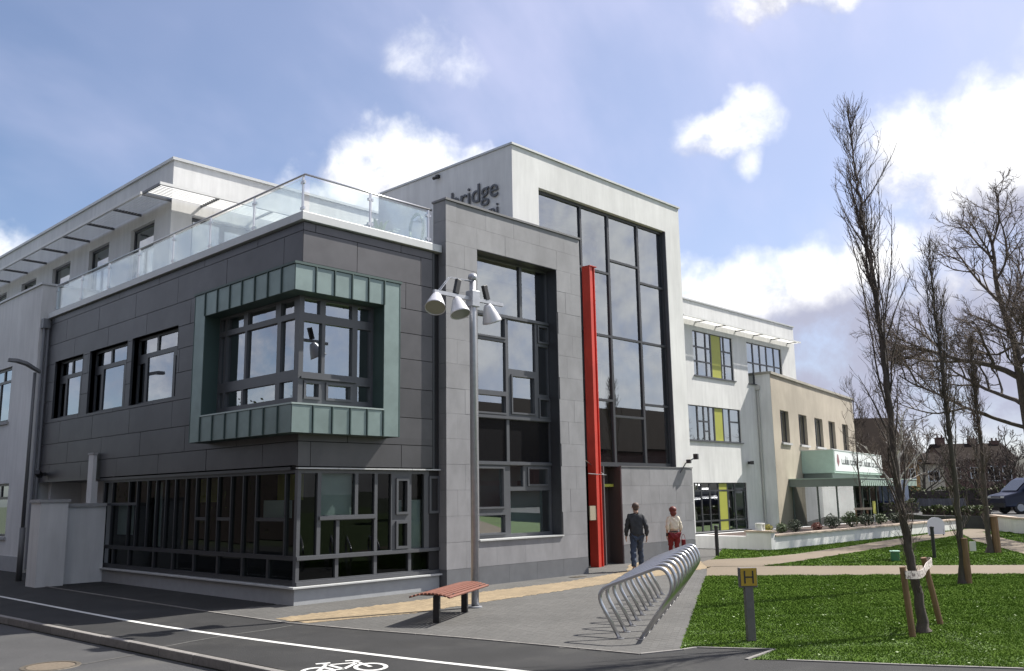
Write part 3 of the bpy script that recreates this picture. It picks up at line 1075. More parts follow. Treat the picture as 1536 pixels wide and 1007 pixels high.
fpan = [(.02, .40, 5.79, 6.08), (.54, 1.21, 5.79, 6.08), (1.36, 1.71, 5.79, 6.08), (.015, .46, 4.57, 5.61), (.54, 1.23, 4.57, 5.61), (1.36, 1.71, 4.57, 5.61),
        (.09, .39, 4.07, 4.34), (.62, 1.18, 4.07, 4.34), (1.38, 1.71, 4.05, 4.38)]
mb = MB(); wall(mb, 'y', i_, i_-.02, 1.78, t0, t1, fpan, -.03, .07)
op_frames('y', i_-.03, [(.09, .39, 4.07, 4.34), (.62, 1.18, 4.07, 4.34)], .05, .03)(mb)
mb.box(-.05, 1.33, i_-.09, i_-.03, 4.43, 4.47)
mb.box(i_-.05, i_+.058, i_-.05, i_+.062, t0+.001, t1-.001)
lpan = [(.14, .64, 5.80, 6.08), (.84, 1.96, 5.80, 6.08), (2.14, 2.84, 5.80, 6.08), (2.94, 3.14, 5.80, 6.08), (.10, .62, 4.62, 5.68), (.76, 1.98, 4.62, 5.68), (2.06, 2.84, 4.62, 5.68), (2.94, 3.14, 4.62, 5.68),
        (.12, .62, 4.06, 4.40), (.78, 2.06, 4.06, 4.40), (2.14, 2.84, 4.06, 4.40), (2.94, 3.14, 4.06, 4.40)]
wall(mb, 'x', i_, i_+.06, 3.19, t0, t1, lpan, -.03, .07)
fo = mb.build('glazing_frame', FRAMEL, bay_o)
for (ax, L_) in (('y', fpan), ('x', lpan)):
    panes(bay_o, ax, i_+.03, L_, GLASS)

# ================================================================== grey stone tower in front of the entrance
st = thing('stone_tower', 'grey stone faced tower wall with the tall three storey window', 'stone tower', (3.8, -.2, 0))
OP = (4.83, 7.80, 1.02, 8.02)
mb = MB()
wall(mb, 'y', -.17, 3.83, 8.78, 0, 9.04, [OP], 0, .42)
mb.box(3.85, 7.35, .25, 1.0, 3.1, 7.49)
mb.build('wall', JOINT, st)
srow = [.43]+[1.02+.583*k for k in range(13)]+[8.55, 9.045]
srow = sorted(set(round(z, 3) for z in srow if z < 9.05))
cladding(st, 'y', -.17, 3.80, 8.80, srow, STONE, [OP], 1.0, -.03, .0, name='stone_slab', j=.0018, seed=5, offs=[.6, 1.03, .35])
for i in range(len(srow)-1):
    mb = MB(); mb.box(3.80, 3.83, -.168, .25, srow[i]+.0025, srow[i+1]-.0025); mb.build('stone_slab', STONE, st)
    mb = MB(); mb.box(8.78, 8.805, -.168, .25, srow[i]+.0025, srow[i+1]-.0025); mb.build('stone_slab', STONE, st)
for k in range(5):
    mb = MB(); mb.box(3.80+k*1.0+.002, 3.80+(k+1)*1.0-.002, -.205, -.17, -.02, .425); mb.build('plinth_slab', STONED, st)
mb = MB(); mb.box(3.795, 3.83, -.17, .25, -.02, .425); mb.build('plinth_slab', STONED, st)
mb = MB(); mb.box(8.78, 8.81, -.17, .25, -.02, .425); mb.build('plinth_slab', STONED, st)
mb = MB(); mb.box(3.77, 8.83, -.235, .28, 9.05, 9.10); mb.build('coping', COPED, st)
mb = MB()
for q in ((OP[0]-.002, OP[0]+.014, OP[2], OP[3]), (OP[1]-.014, OP[1]+.002, OP[2], OP[3]), (OP[0]+.014, OP[1]-.014, OP[3]-.014, OP[3]+.002)):
    mb.abox('y', -.2, q[0], q[1], .012, .44, q[2], q[3])
mb.build('reveal_lining', FRAME, st)
mb = MB(); mb.box(OP[0]-.01, OP[1]+.01, -.245, .12, 1.005, 1.035); mb.build('sill', COPE, st)
tw = [(4.95, 6.70, 6.60, 7.96), (6.79, 7.76, 6.60, 7.96), (4.95, 6.10, 6.00, 6.48), (4.92, 6.14, 4.62, 5.88), (4.95, 6.10, 4.08, 4.50),
      (6.24, 7.26, 5.22, 6.50), (6.36, 7.18, 4.12, 5.04), (7.40, 7.74, 6.05, 6.44), (7.38, 7.76, 4.64, 5.92), (7.40, 7.74, 4.06, 4.50),
      (4.92, 5.98, 1.78, 2.70), (6.24, 6.72, 2.26, 2.78), (6.92, 7.62, 2.32, 2.70), (6.24, 7.74, 1.12, 2.16), (4.95, 6.02, 1.16, 1.58)]
sp = [(4.90, 6.14, 2.88, 3.92), (6.24, 7.76, 2.88, 3.92)]
wo = window(st, 'y', .14, OP[0]+.014, OP[1]-.014, 1.035, OP[3]-.014, tw+sp, GLASS, FRAMEL, .08, name='tall_window', pane_d=.05,
            extra=both(op_frames('y', .14, [(4.95, 6.10, 6.00, 6.48), (4.95, 6.10, 4.08, 4.50), (6.36, 7.18, 4.12, 5.04), (7.40, 7.74, 6.05, 6.44), (7.40, 7.74, 4.06, 4.50), (4.92, 5.98, 1.78, 2.70), (6.92, 7.62, 2.32, 2.70), (4.95, 6.02, 1.16, 1.58)], .045, .03),
                       sills('y', .14, [(OP[0]+.02, OP[1]-.02, 6.55), (OP[0]+.02, OP[1]-.02, 3.97), (OP[0]+.02, OP[1]-.02, 2.83)])))
SPAN = mat('black_spandrel_glass', (.012, .012, .013), .12, spec=.35)
panes(wo, 'y', .18, sp, SPAN, name='spandrel_panel')
mb = MB(); mb.box(4.9, 7.75, .95, .97, 1.06, 2.30); mb.box(4.9, 7.75, .9, .92, 2.42, 2.80); mb.box(6.2, 7.75, .44, .45, 1.10, 2.18); mb.build('blind', BLIND, st)
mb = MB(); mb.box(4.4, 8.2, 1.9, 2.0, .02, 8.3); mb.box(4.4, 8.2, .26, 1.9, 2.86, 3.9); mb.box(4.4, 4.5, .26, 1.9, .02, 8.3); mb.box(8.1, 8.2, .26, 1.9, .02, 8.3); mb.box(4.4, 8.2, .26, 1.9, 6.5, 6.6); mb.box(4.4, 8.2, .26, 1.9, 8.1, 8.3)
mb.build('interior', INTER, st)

# ================================================================== white entrance tower
wt = thing('entrance_tower', 'tall white rendered entrance tower with the four columns of glazing', 'entrance tower', (7.4, 1.0, 0))
OW = (8.50, 14.95, 2.86, 10.82)
mb = MB()
wall(mb, 'y', 1.0, 7.40, 15.82, 2.86, 11.82, [OW], 0, .35)
mb.box(7.40, 7.7, 1.35, 7.05, 0, 11.82); mb.box(15.5, 15.82, 1.35, 9.5, 0, 11.82); mb.box(7.7, 15.5, 6.85, 7.05, 0, 11.82); mb.box(7.7, 15.5, 1.35, 6.85, 11.4, 11.6)
mb.box(3.85, 7.40, 1.0, 1.2, 0, 7.49)
mb.build('wall', WHITE, wt)
mb = MB(); wall(mb, 'y', 1.05, 11.97, 15.82, 0, 2.86, [], 0, .35); wall(mb, 'y', 1.05, 7.7, 11.2, 0, 2.86, [(8.9, 11.16, 0, 2.86)], 0, .3); mb.build('base_wall', JOINT, wt)
mb = MB(); mb.box(7.36, 15.86, .955, 1.36, 11.825, 11.885); mb.box(7.36, 7.75, 1.36, 7.09, 11.825, 11.885); mb.box(15.45, 15.86, 1.36, 7.09, 11.825, 11.885); mb.box(7.75, 15.45, 6.8, 7.09, 11.825, 11.885); mb.build('coping', COPE, wt)
colA = [8.62, 10.52]; colB = [10.60, 11.87]; colC = [11.97, 13.45]; colD = [13.55, 14.86]
gl = []
for (a, b), zs in ((colA, [2.95, 4.85, 6.84, 8.84, 10.76]), (colB, [2.95, 4.85, 6.84, 8.84, 10.76]), (colC, [2.95, 4.39, 6.85, 9.31, 10.76]), (colD, [2.95, 4.84, 6.85, 8.83, 10.76])):
    for j in range(len(zs)-1):
        gl.append((a, b, zs[j]+.035, zs[j+1]-.035))
window(wt, 'y', 1.14, OW[0], OW[1], OW[2], OW[3], gl, GLASS, FRAME, .14, name='glazed_screen', pane_d=.05)
mb = MB(); mb.box(OW[1]-.03, OW[1]+.002, 1.012, 1.14, OW[2], OW[3]); mb.build('reveal_lining', FRAMEL, wt)
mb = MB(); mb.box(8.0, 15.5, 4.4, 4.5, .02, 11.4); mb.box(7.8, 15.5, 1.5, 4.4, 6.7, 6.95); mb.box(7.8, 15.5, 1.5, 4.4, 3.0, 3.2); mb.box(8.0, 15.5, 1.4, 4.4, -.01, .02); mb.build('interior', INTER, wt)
# stone facing of the entrance wall
for i, (z0, z1) in enumerate(((.55, 1.15), (1.15, 1.72), (1.72, 2.28), (2.28, 2.84))):
    xs_ = [11.97]+[11.97+(.5 if i % 2 else 1.0)*.97+.97*k for k in range(4) if 11.97+(.5 if i % 2 else 1.0)*.97+.97*k < 15.6]+[15.87]
    for k in range(len(xs_)-1):
        mb = MB(); mb.box(xs_[k]+.0025, xs_[k+1]-.0025, 1.0, 1.045, z0+.0025, z1-.0025); mb.build('stone_slab', STONE, wt)
for k in range(4):
    mb = MB(); mb.box(11.965+k*.975+.002, 11.965+(k+1)*.975-.002, .995, 1.045, -.02, .545); mb.build('plinth_slab', STONED, wt)
mb = MB(); mb.box(11.95, 15.89, .98, 1.06, 2.845, 2.875); mb.build('wall_cap', COPED, wt)
mb = MB(); mb.box(11.955, 11.99, 1.047, 1.62, 0, 2.84); mb.box(11.55, 11.95, 1.50, 1.6, 0, 2.86); mb.build('door_reveal', BROWNM, wt)  # stone wall's left side, its shade put into the dark brown colour
# entrance door
door = MB()
wall(door, 'y', 1.45, 11.16, 11.60, 0.02, 2.86, [(11.26, 11.52, .12, .86), (11.26, 11.52, .95, 1.62), (11.26, 11.52, 1.72, 2.2), (11.2, 11.56, 2.42, 2.8)], 0, .06)
do_ = door.build('door', FRAMEL, wt)
panes(do_, 'y', 1.48, [(11.25, 11.53, .94, 1.63), (11.25, 11.53, 1.71, 2.21), (11.19, 11.57, 2.41, 2.81)], GLASS_LOW)
mb = MB(); mb.box(11.255, 11.525, 1.47, 1.49, .115, .865); mb.build('kick_panel', YELLOW, do_)
mb = MB(); mb.box(11.05, 11.93, 1.28, 1.44, 2.26, 2.34); mb.build('door_lintel', YELLOW, wt)
mb = MB(); mb.tube([(11.54, 1.42, .85), (11.54, 1.42, 1.25)], .012, 8); mb.build('handle', STEEL, do_)
# lettering on the side wall
TEXTM = mat('dark_lettering', (.10, .10, .105), .4, .3)


def lettering(body, size, extr, mtx, m_, parent, name='letters', align='LEFT'):
    cu = bpy.data.curves.new('txt', 'FONT')
    cu.body = body; cu.size = size; cu.extrude = extr; cu.align_x = align
    o = bpy.data.objects.new('txt', cu); COL.objects.link(o)
    dg = bpy.context.evaluated_depsgraph_get()
    me = bpy.data.meshes.new_from_object(o.evaluated_get(dg))
    bpy.data.objects.remove(o); bpy.data.curves.remove(cu)
    me.transform(mtx)
    r = root_of(parent)
    me.transform(Matrix.Translation(-ROOT[r.name]))
    me.materials.clear(); me.materials.append(m_)
    o = bpy.data.objects.new(name, me); COL.objects.link(o); o.parent = parent
    return o


def facing_minus_x(x, y, z):      # text runs towards -y (left to right seen from -x)
    return Matrix(((0, 0, -1, x), (-1, 0, 0, y), (0, 1, 0, z), (0, 0, 0, 1)))


lettering('bridge', .80, .02, facing_minus_x(7.36, 1.50, 10.44), TEXTM, wt, align='RIGHT')
lettering('ni', .60, .02, facing_minus_x(7.36, 1.50, 9.84), TEXTM, wt, align='RIGHT')
mb = MB(); mb.box(7.30, 7.40, 4.02, 4.14, 11.62, 11.72); mb.lathe([(0, 0), (.05, 0), (.05, .12), (0, .12)], (7.28, 4.08, 11.62), (-1, 0, -.5), 10); mb.build('camera_dome', BLACK, wt)
# stay cables of the little canopy
mb = MB(); mb.tube([(10.2, .95, 3.02), (11.1, 1.0, 2.62)], .012, 6); mb.tube([(9.9, .6, 2.62), (11.3, 1.05, 2.60)], .012, 6); mb.build('canopy_stay', STEEL, wt)

# tall red fin
fin = thing('fin', 'tall red steel fin standing between the stone tower and the glazing', 'fin', (10.5, .9, 0))
mb = MB()
mb.box(10.50, 10.53, .80, 1.10, 0, 8.8); mb.box(10.53, 10.81, 1.06, 1.10, 0, 8.8); mb.box(10.53, 10.66, .83, 1.06, 0, 8.8); mb.box(10.81, 10.84, .88, 1.10, 0, 8.8)
mb.build('fin_body', RED, fin)
mb = MB(); mb.box(10.495, 10.845, .79, 1.10, 8.80, 8.82); mb.build('cap', RED, fin)
mb = MB(); mb.box(10.20, 10.47, .82, .86, 1.32, 1.72); mb.box(10.47, 10.50, .83, .87, 1.4, 1.65); mb.build('intercom_panel', mat('intercom', (.34, .30, .22), .5), fin)

# ================================================================== white office wing on the right
ww = thing('white_wing', 'white three storey wing with lime panels and the long sunshade, right of the entrance tower', 'office wing', (15.85, 9.5, 0))
HW = [(29.90, 33.95, 8.08, 10.45), (35.50, 39.65, 8.08, 10.45), (29.08, 34.35, 4.70, 6.50), (29.30, 34.60, .08, 2.55)]
mb = MB()
wall(mb, 'y', 9.5, 15.85, 41.4, 0, 12.0, HW+[(37.6, 41.5, -1, 8.77)], 0, .4)
mb.box(41.1, 41.4, 9.9, 22, 8.77, 12.0); mb.box(15.85, 41.1, 21.7, 22, 0, 12.0); mb.box(15.85, 41.1, 9.9, 21.7, 11.3, 11.5)
mb.build('wall', WHITE, ww)
mb = MB(); mb.box(15.86, 41.46, 9.44, 9.96, 12.005, 12.08); mb.box(40.95, 41.46, 9.96, 22.05, 12.005, 12.08); mb.build('coping', COPE, ww)
mb = MB(); mb.box(16, 41, 13.5, 13.6, 0, 11.3); mb.box(16, 41, 9.95, 13.5, 3.4, 3.6); mb.box(16, 41, 9.95, 13.5, 7.2, 7.4); mb.box(16, 41, 9.95, 13.5, -.01, .02); mb.build('interior', INTER, ww)


def wing_window(h, us, rows, lime, sill=True):
    a, b, e, hh = h
    rects, lims = [], []
    for i in range(len(us)-1):
        zs = rows[i]
        for j in range(len(zs)-1):
            (lims if i == lime else rects).append((us[i]+.05, us[i+1]-.05, zs[j]+.04, zs[j+1]-.04))
    w_ = window(ww, 'y', 9.56, a, b, e, hh, rects+lims, GLASS, FRAME, .1)
    for kids in [c for c in w_.children]:
        pass
    for q in lims:
        m2 = MB(); m2.box(q[0], q[1], 9.57, 9.60, q[2], q[3]); m2.build('lime_panel', YELLOW, w_)
    m2 = MB(); m2.box(a-.05, b+.12, 9.43, 9.56, e-.06, e-.005); m2.build('sill', FRAMEL, w_)


R3 = [8.08, 8.85, 9.62, 10.45]
wing_window(HW[0], [29.9, 30.35, 31.25, 31.75, 32.78, 33.10, 33.95], [R3, R3, R3, [8.08, 10.45], R3, R3], 3)
wing_window(HW[1], [35.5, 36.3, 37.1, 37.9, 38.8, 39.65], [[8.08, 9.3, 10.45]]*5, -1)
wing_window(HW[2], [29.08, 30.1, 30.7, 31.2, 31.72, 32.62, 33.3, 34.35], [[4.7, 6.5], [4.7, 5.7, 6.5], [4.7, 5.2, 5.7, 6.5], [4.7, 6.5], [4.7, 6.5], [4.7, 6.5], [4.7, 5.8, 6.5]], 4)
wing_window(HW[3], [29.3, 30.1, 30.9, 31.75, 32.65, 33.4, 34.6], [[.08, .62, 2.15, 2.55]]*6, 3)


def sunshade(parent, ax, c, u0, u1, z, proj_, bay_w, n_blade=9, tilt=.10):
    """horizontal louvred sunshade: outrigger arms, blades and a nose bar"""
    s = MB()
    if ax == 'y':
        s.box(u0, u1, c-proj_-.03, c-proj_+.03, z-.03, z+.05)
    else:
        s.box(c-proj_-.03, c-proj_+.03, u0, u1, z-.03, z+.05)
    so = s.build('sunshade', SUNM, parent)
    k = 0
    u = u0
    while u < u1-.2:
        m2 = MB(); m2.abox(ax, c, u, u+.045, -proj_+.03, 0, z-.045, z+.03)
        m2.build('arm', FRAMEL, so)
        b = min(u+bay_w, u1)
        m3 = MB()
        for q in range(n_blade):
            d = -proj_+.10+(proj_-.14)*q/n_blade
            hw = (proj_-.14)/n_blade*.44
            vs = []
            for (uu) in (u+.065, b-.005):
                for dd, dz in ((-hw, -.03), (hw, .03), (hw, .042), (-hw, -.018)):
                    vs.append((uu, c+d+dd, z+dz) if ax == 'y' else (c+d+dd, uu, z+dz))
            m3.add(vs, [(0, 1, 2, 3), (7, 6, 5, 4), (0, 4, 5, 1), (1, 5, 6, 2), (2, 6, 7, 3), (3, 7, 4, 0)])
        m3.build('louvre', SUNM, so)
        u += bay_w
    return so


SUNM = mat('white_louvre', (.68, .68, .66), .5, var=.03)
sunshade(ww, 'y', 9.5, 28.2, 41.0, 10.93, .62, 2.05, 6)
cc = thing('security_camera', 'small black security camera on the white wing wall beside the cream building', 'security camera', (34.9, 9.4, 3.6))
mb = MB(); mb.box(34.85, 34.95, 9.32, 9.5, 3.55, 3.7); mb.build('bracket', BLACK, cc)
mb = MB(); mb.obox((34.8, 9.2, 3.62), .22, .09, .09, .5); mb.build('camera_body', BLACK, cc)
fl_ = thing('flood_light', 'pair of black spotlights on an arm above the stone entrance wall', 'spotlight', (15.6, 1.0, 2.87))
mb = MB(); mb.tube([(15.15, .99, 2.70), (15.35, .9, 3.0), (15.75, .80, 3.18)], .02, 6); mb.build('arm', FRAMEL, fl_)
mb = MB(); mb.obox((15.45, .84, 3.06), .07, .07, .06, .3); mb.build('spot', BLACK, fl_)
mb = MB(); mb.obox((15.8, .78, 3.22), .08, .07, .09, .3); mb.build('spot', BLACK, fl_)

# ================================================================== cream building beyond
CA = R_(10)
cb = thing('cream_building', 'older cream rendered two storey building with a flat roof and shopfront at the far right', 'shop building', (36.5, 8.7, 0), CA)
CREAM = mat('cream_render', (.335, .295, .235), .9, var=.05, scale=3, var2=.16, scale2=.35, bump=.1, stretch=(1, 1, .25))
GREENP = mat('pale_green_panel', (.36, .46, .40), .5, var=.05)
GREEND = mat('dark_green_fascia', (.165, .195, .18), .5, var=.05)
CW = [(1.42, 3.02), (5.02, 6.75), (8.50, 10.40), (11.88, 13.55), (15.50, 17.15)]
mb = MB(); wall(mb, 'y', 0, 0.0, 19.1, 0, 8.62, [(a, b, 4.82, 6.68) for a, b in CW], 0, .35); mb.box(18.8, 19.1, .35, 12, 0, 8.62); mb.box(0.3, 18.8, .35, 12, 8.2, 8.4)
mb.build('wall', CREAM, cb, world=False)
mb = MB(); mb.box(-.02, .0, .01, .35, 0, 8.62); mb.box(0, .25, .35, 3.0, 0, 8.62); mb.build('side_wall', WHITE, cb, world=False)
mb = MB(); mb.box(-.08, 19.18, -.10, .4, 8.62, 8.76); mb.box(-.08, .35, .4, 3.0, 8.62, 8.76); mb.build('coping', mat('stained_coping', (.30, .28, .24), .9, var=.2, scale=2), cb, world=False)
mb = MB(); mb.box(.4, 18.7, 4, 4.1, 0, 8.1); mb.box(.4, 18.7, .4, 4, 3.8, 4.0); mb.build('interior', INTER, cb, world=False)
for a, b in CW:
    m2 = MB(); wall(m2, 'y', .18, a, b, 4.82, 6.68, [(a+.07, (a+b)/2-.03, 4.9, 6.6), ((a+b)/2+.03, b-.07, 4.9, 6.6)], 0, .06)
    w_ = m2.build('window', FRAME, cb, world=False)
    for q in ((a+.07, (a+b)/2-.03, 4.9, 6.6), ((a+b)/2+.03, b-.07, 4.9, 6.6)):
        m3 = MB(); m3.add([(q[0], .21, q[2]), (q[1], .21, q[2]), (q[1], .212, q[3]), (q[0], .212, q[3])], [(0, 1, 2, 3)]); m3.build('pane', GLASS, w_, world=False)
    m3 = MB(); m3.box(a-.1, b+.1, -.12, .18, 4.70, 4.815); m3.build('sill', CONC, w_, world=False)
# sign box, canopy and shopfront
mb = MB(); mb.box(5.0, 18.0, -1.9, -.01, 3.08, 4.42); mb.build('sign_box', GREENP, cb, world=False)
SIGNW = mat('sign_board', (.68, .70, .69), .45, var=.03)
mb = MB(); mb.box(4.97, 18.02, -1.93, -.005, 4.42, 4.47); mb.build('sign_box_cap', mat('pale_cap', (.5, .52, .5), .6), cb, world=False)
mb = MB(); mb.box(5.12, 17.9, -1.93, -1.902, 3.2, 4.36); sgn = mb.build('sign_board', SIGNW, cb, world=False)
# logo and a line of script lettering on the sign (unreadable in the photograph: short dark strokes of letter height)
mb = MB()
mb.add([(5.55, -1.94, 3.75), (5.85, -1.94, 3.45), (6.15, -1.94, 3.75), (5.95, -1.94, 4.15), (5.72, -1.94, 4.2)], [(0, 1, 2, 3, 4)])
mb.build('logo', mat('sign_logo', (.22, .10, .11), .6), sgn, world=False)
mb = MB(); x = 6.7
rs = random.Random(5)
while x < 16.8:
    w_ = rs.uniform(.16, .34); h_ = rs.choice((.28, .30, .32, .46, .5))
    z0 = 3.62-.006*(x-6)
    mb.box(x, x+.07, -1.94, -1.931, z0, z0+h_)
    mb.box(x+.07, x+w_, -1.94, -1.931, z0, z0+.08)
    if rs.random() < .6: mb.box(x+w_-.07, x+w_, -1.94, -1.931, z0+.08, z0+.3)
    if rs.random() < .6: mb.box(x+.07, x+w_-.07, -1.94, -1.931, z0+.22, z0+.3)
    x += w_+(.30 if rs.random() < .13 else .07)
mb.build('letters', mat('sign_letters', (.07, .075, .075), .6), sgn, world=False)
mb = MB(); mb.box(5.2, 18.0, -1.7, -.02, 2.75, 3.07); mb.build('fascia_recess', GREEND, cb, world=False)
mb = MB(); mb.box(2.2, 19.6, -3.8, -.01, 2.28, 2.70); cano = mb.build('canopy', GREEND, cb, world=False)
for k in range(34):
    m2 = MB(); m2.box(2.3+k*.51, 2.3+k*.51+.30, -3.835, -3.802, 2.30, 2.62); m2.build('fascia_slat', GREENP, cano, world=False)
mb = MB(); mb.box(2.15, 19.65, -3.85, 0, 2.702, 2.75); mb.build('canopy_cap', GREENP, cb, world=False)
# glass shop box
FRG = mat('shop_frame', (.09, .11, .10), .5)
sh = MB()
for y in (-3.5, -2.55, -1.5, -.1):
    sh.box(2.62, 2.70, y, y+.08, 0, 2.28)
for x in (2.62, 4.4, 6.2, 8.0, 9.8, 11.6, 13.4, 15.2, 17.0, 18.8):
    sh.box(x, x+.09, -3.5, -3.42, 0, 2.28)
sh.box(2.62, 2.70, -3.42, -.02, 0, .12); sh.box(2.71, 18.8, -3.5, -3.42, 0, .12)
sho = sh.build('shopfront', FRG, cb, world=False)
for y0, y1 in ((-3.42, -2.55), (-2.47, -1.5), (-1.42, -.1)):
    m2 = MB(); m2.add([(2.66, y1, .12), (2.66, y0, .12), (2.662, y0, 2.28), (2.662, y1, 2.28)], [(0, 1, 2, 3)]); m2.build('pane', GLASS, sho, world=False)
for k in range(9):
    x = 2.71+1.8*k
    m2 = MB(); m2.add([(x, -3.46, .12), (x+1.69, -3.46, .12), (x+1.69, -3.458, 2.28), (x, -3.458, 2.28)], [(0, 1, 2, 3)]); m2.build('pane', GLASS_LOW, sho, world=False)
mb = MB(); mb.box(2.9, 18.6, -.6, -.5, 0, 2.25); mb.build('shop_interior', INTER, cb, world=False)
mb = MB(); mb.box(2.95, 3.0, -3.3, -2.0, .3, 2.1); mb.build('window_poster', mat('window_poster', (.30, .28, .27), .7, var=.3, scale=1.5, stain=((.30, .16, .14), 1.2, .5, .65, .8)), sho, world=False)
mb = MB(); mb.box(3.4, 4.0, -3.2, -3.15, .3, 1.9); mb.box(13.2, 14.2, -3.2, -3.15, .2, 2.0); mb.build('blind', BLIND, sho, world=False)
mb = MB(); mb.tube([(-.08, .75, .1), (-.08, .75, 7.6), (.0, .75, 7.9)], .07, 8); mb.box(-.2, 0, .62, .88, 7.75, 8.0); mb.build('downpipe', mat('pale_pipe', (.42, .42, .40), .6), cb, world=False)

# ================================================================== set back top storey on the left
lw = thing('roof_storey', 'white set-back top storey with sunshades behind the glass balustrade', 'office wing', (1.5, 9.35, 7.7))
LWH = [(10.45, 12.10, 7.72, 10.50), (13.75, 15.40, 7.72, 10.50), (17.05, 18.75, 7.72, 10.50), (20.4, 22.0, 8.6, 10.50), (23.7, 25.3, 8.6, 10.5)]
LFH = [(2.15, 5.3, 7.72, 10.50)]
mb = MB()
wall(mb, 'x', 1.5, 9.35, 40, 7.7, 12.1, LWH, 0, .35)
wall(mb, 'y', 9.35, 1.85, 13.0, 7.7, 12.1, LFH, 0, .35)
mb.box(1.86, 13, 9.71, 40, 11.5, 11.7); mb.box(12.9, 13, 9.7, 40, 7.7, 11.5); mb.box(1.501, 1.849, 9.351, 9.699, 7.7, 12.1)
mb.box(7.42, 7.7, 7.05, 9.35, 7.5, 11.0)
mb.build('wall', WHITE, lw)
mb = MB(); mb.box(1.44, 13.05, 9.29, 9.75, 12.105, 12.19); mb.box(1.44, 1.90, 9.75, 40, 12.105, 12.19); mb.build('coping', COPE, lw)
mb = MB(); mb.box(5.9, 6.0, 9.8, 39, 7.7, 11.4); mb.build('interior', INTER, lw)
for k, (a, b, e, h) in enumerate(LWH):
    m_ = (a+b)/2
    window(lw, 'x', 1.62, a, b, e, h, [(a+.08, m_-.04, e+.1, 9.72), (m_+.04, b-.08, e+.1, 9.72), (a+.08, b-.08, 9.82, h-.08)])
a, b, e, h = LFH[0]
window(lw, 'y', 9.5, a, b, e, h, [(2.25, 3.15, 7.85, 10.4), (3.3, 4.2, 7.95, 10.3), (4.35, 5.2, 7.85, 10.4)], fm=FRAMEL)
sunshade(lw, 'x', 1.5, 9.40, 37.4, 10.86, .90, 2.0, 8)
sunshade(lw, 'y', 9.35, .60, 9.0, 10.86, 1.12, 1.8, 8)

# ================================================================== low white building at the left edge
lb = thing('white_annex', 'plain white annex with a high parapet at the left edge', 'annex', (-.25, 14.3, 0))
LH = [(16.55, 19.2, 4.68, 6.5), (15.95, 18.6, 1.02, 2.68), (21, 23.5, 4.68, 6.5), (21, 23.5, 1.02, 2.68)]
mb = MB(); wall(mb, 'x', -.25, 14.3, 40, -.05, 8.86, LH, 0, .35); mb.box(.1, 1.5, 14.3, 14.6, -.05, 8.86); mb.box(.1, 1.5, 14.6, 40, 8.3, 8.45)
mb.build('wall', WHITE, lb)
mb = MB(); mb.box(-.30, 1.52, 14.25, 14.65, 8.865, 8.93); mb.box(-.30, .15, 14.65, 40, 8.865, 8.93); mb.build('coping', COPE, lb)
mb = MB(); mb.box(-.27, -.25, 14.28, 40, -.05, .45); mb.build('plinth', PLINTH, lb)
mb = MB(); mb.box(3, 3.1, 14.6, 40, 0, 8.2); mb.box(.1, 3, 14.6, 40, 3.4, 3.6); mb.build('interior', INTER, lb)
for (a, b, e, h) in LH:
    w_ = window(lb, 'x', -.17, a, b, e, h, [(a+.08, a+1.2, e+.08, h-.5), (a+1.3, b-.08, e+.08, h-.5), (a+.08, a+.9, h-.42, h-.08), (a+1.0, b-.08, h-.42, h-.08)])
    m2 = MB(); m2.box(-.31, -.17, a-.08, b+.08, e-.09, e-.005); m2.build('sill', CONC, w_)
mb = MB(); mb.tube([(-.02, 14.2, .1), (-.02, 14.2, 7.45)], .055, 8); mb.tube([(-.14, 14.2, .1), (-.14, 14.2, 7.45)], .045, 8); mb.box(-.22, .06, 14.1, 14.29, 7.45, 7.75); mb.build('downpipe', mat('grey_downpipe', (.20, .21, .23), .5), lb)

# ------------------------------------------------------------------ terrace balustrade and the things on the terrace
gb = thing('glass_balustrade', 'clear glass balustrade with a steel handrail along the roof terrace edge', 'balustrade', (0, 0, 7.93))
mb = MB(); mb.tube([(.03, 13.9, 8.78), (.03, .03, 8.78), (3.55, .03, 8.78)], .026, 10); mb.build('handrail', STEEL, gb, smooth=True)
py = [.10, 2.05, 4.05, 5.95, 7.95, 9.90, 11.85, 13.8]
px_ = [.10, 1.74, 3.45]
for y in py:
    mb = MB(); mb.box(.012, .048, y-.02, y+.02, 7.93, 8.76); mb.build('post', STEEL, gb)
for x in px_[1:]:
    mb = MB(); mb.box(x-.02, x+.02, .012, .048, 7.93, 8.76); mb.build('post', STEEL, gb)
for i in range(len(py)-1):
    mb = MB(); mb.box(.024, .036, py[i]+.05, py[i+1]-.05, 7.97, 8.71); mb.build('glass_panel', GLASS_RAIL, gb)
for i in range(len(px_)-1):
    mb = MB(); mb.box(px_[i]+.05, px_[i+1]-.05, .024, .036, 7.97, 8.71); mb.build('glass_panel', GLASS_RAIL, gb)
mb = MB()
for x in px_[1:]:
    for z in (8.05, 8.62):
        for s in (-1, 1):
            mb.box(x+s*.045-.025, x+s*.045+.025, .008, .052, z-.03, z+.03)
for y in py:
    for z in (8.05, 8.62):
        for s in (-1, 1):
            mb.box(.008, .052, y+s*.045-.025, y+s*.045+.025, z-.03, z+.03)
mb.build('glass_clamps', STEEL, gb)['kind'] = 'stuff'
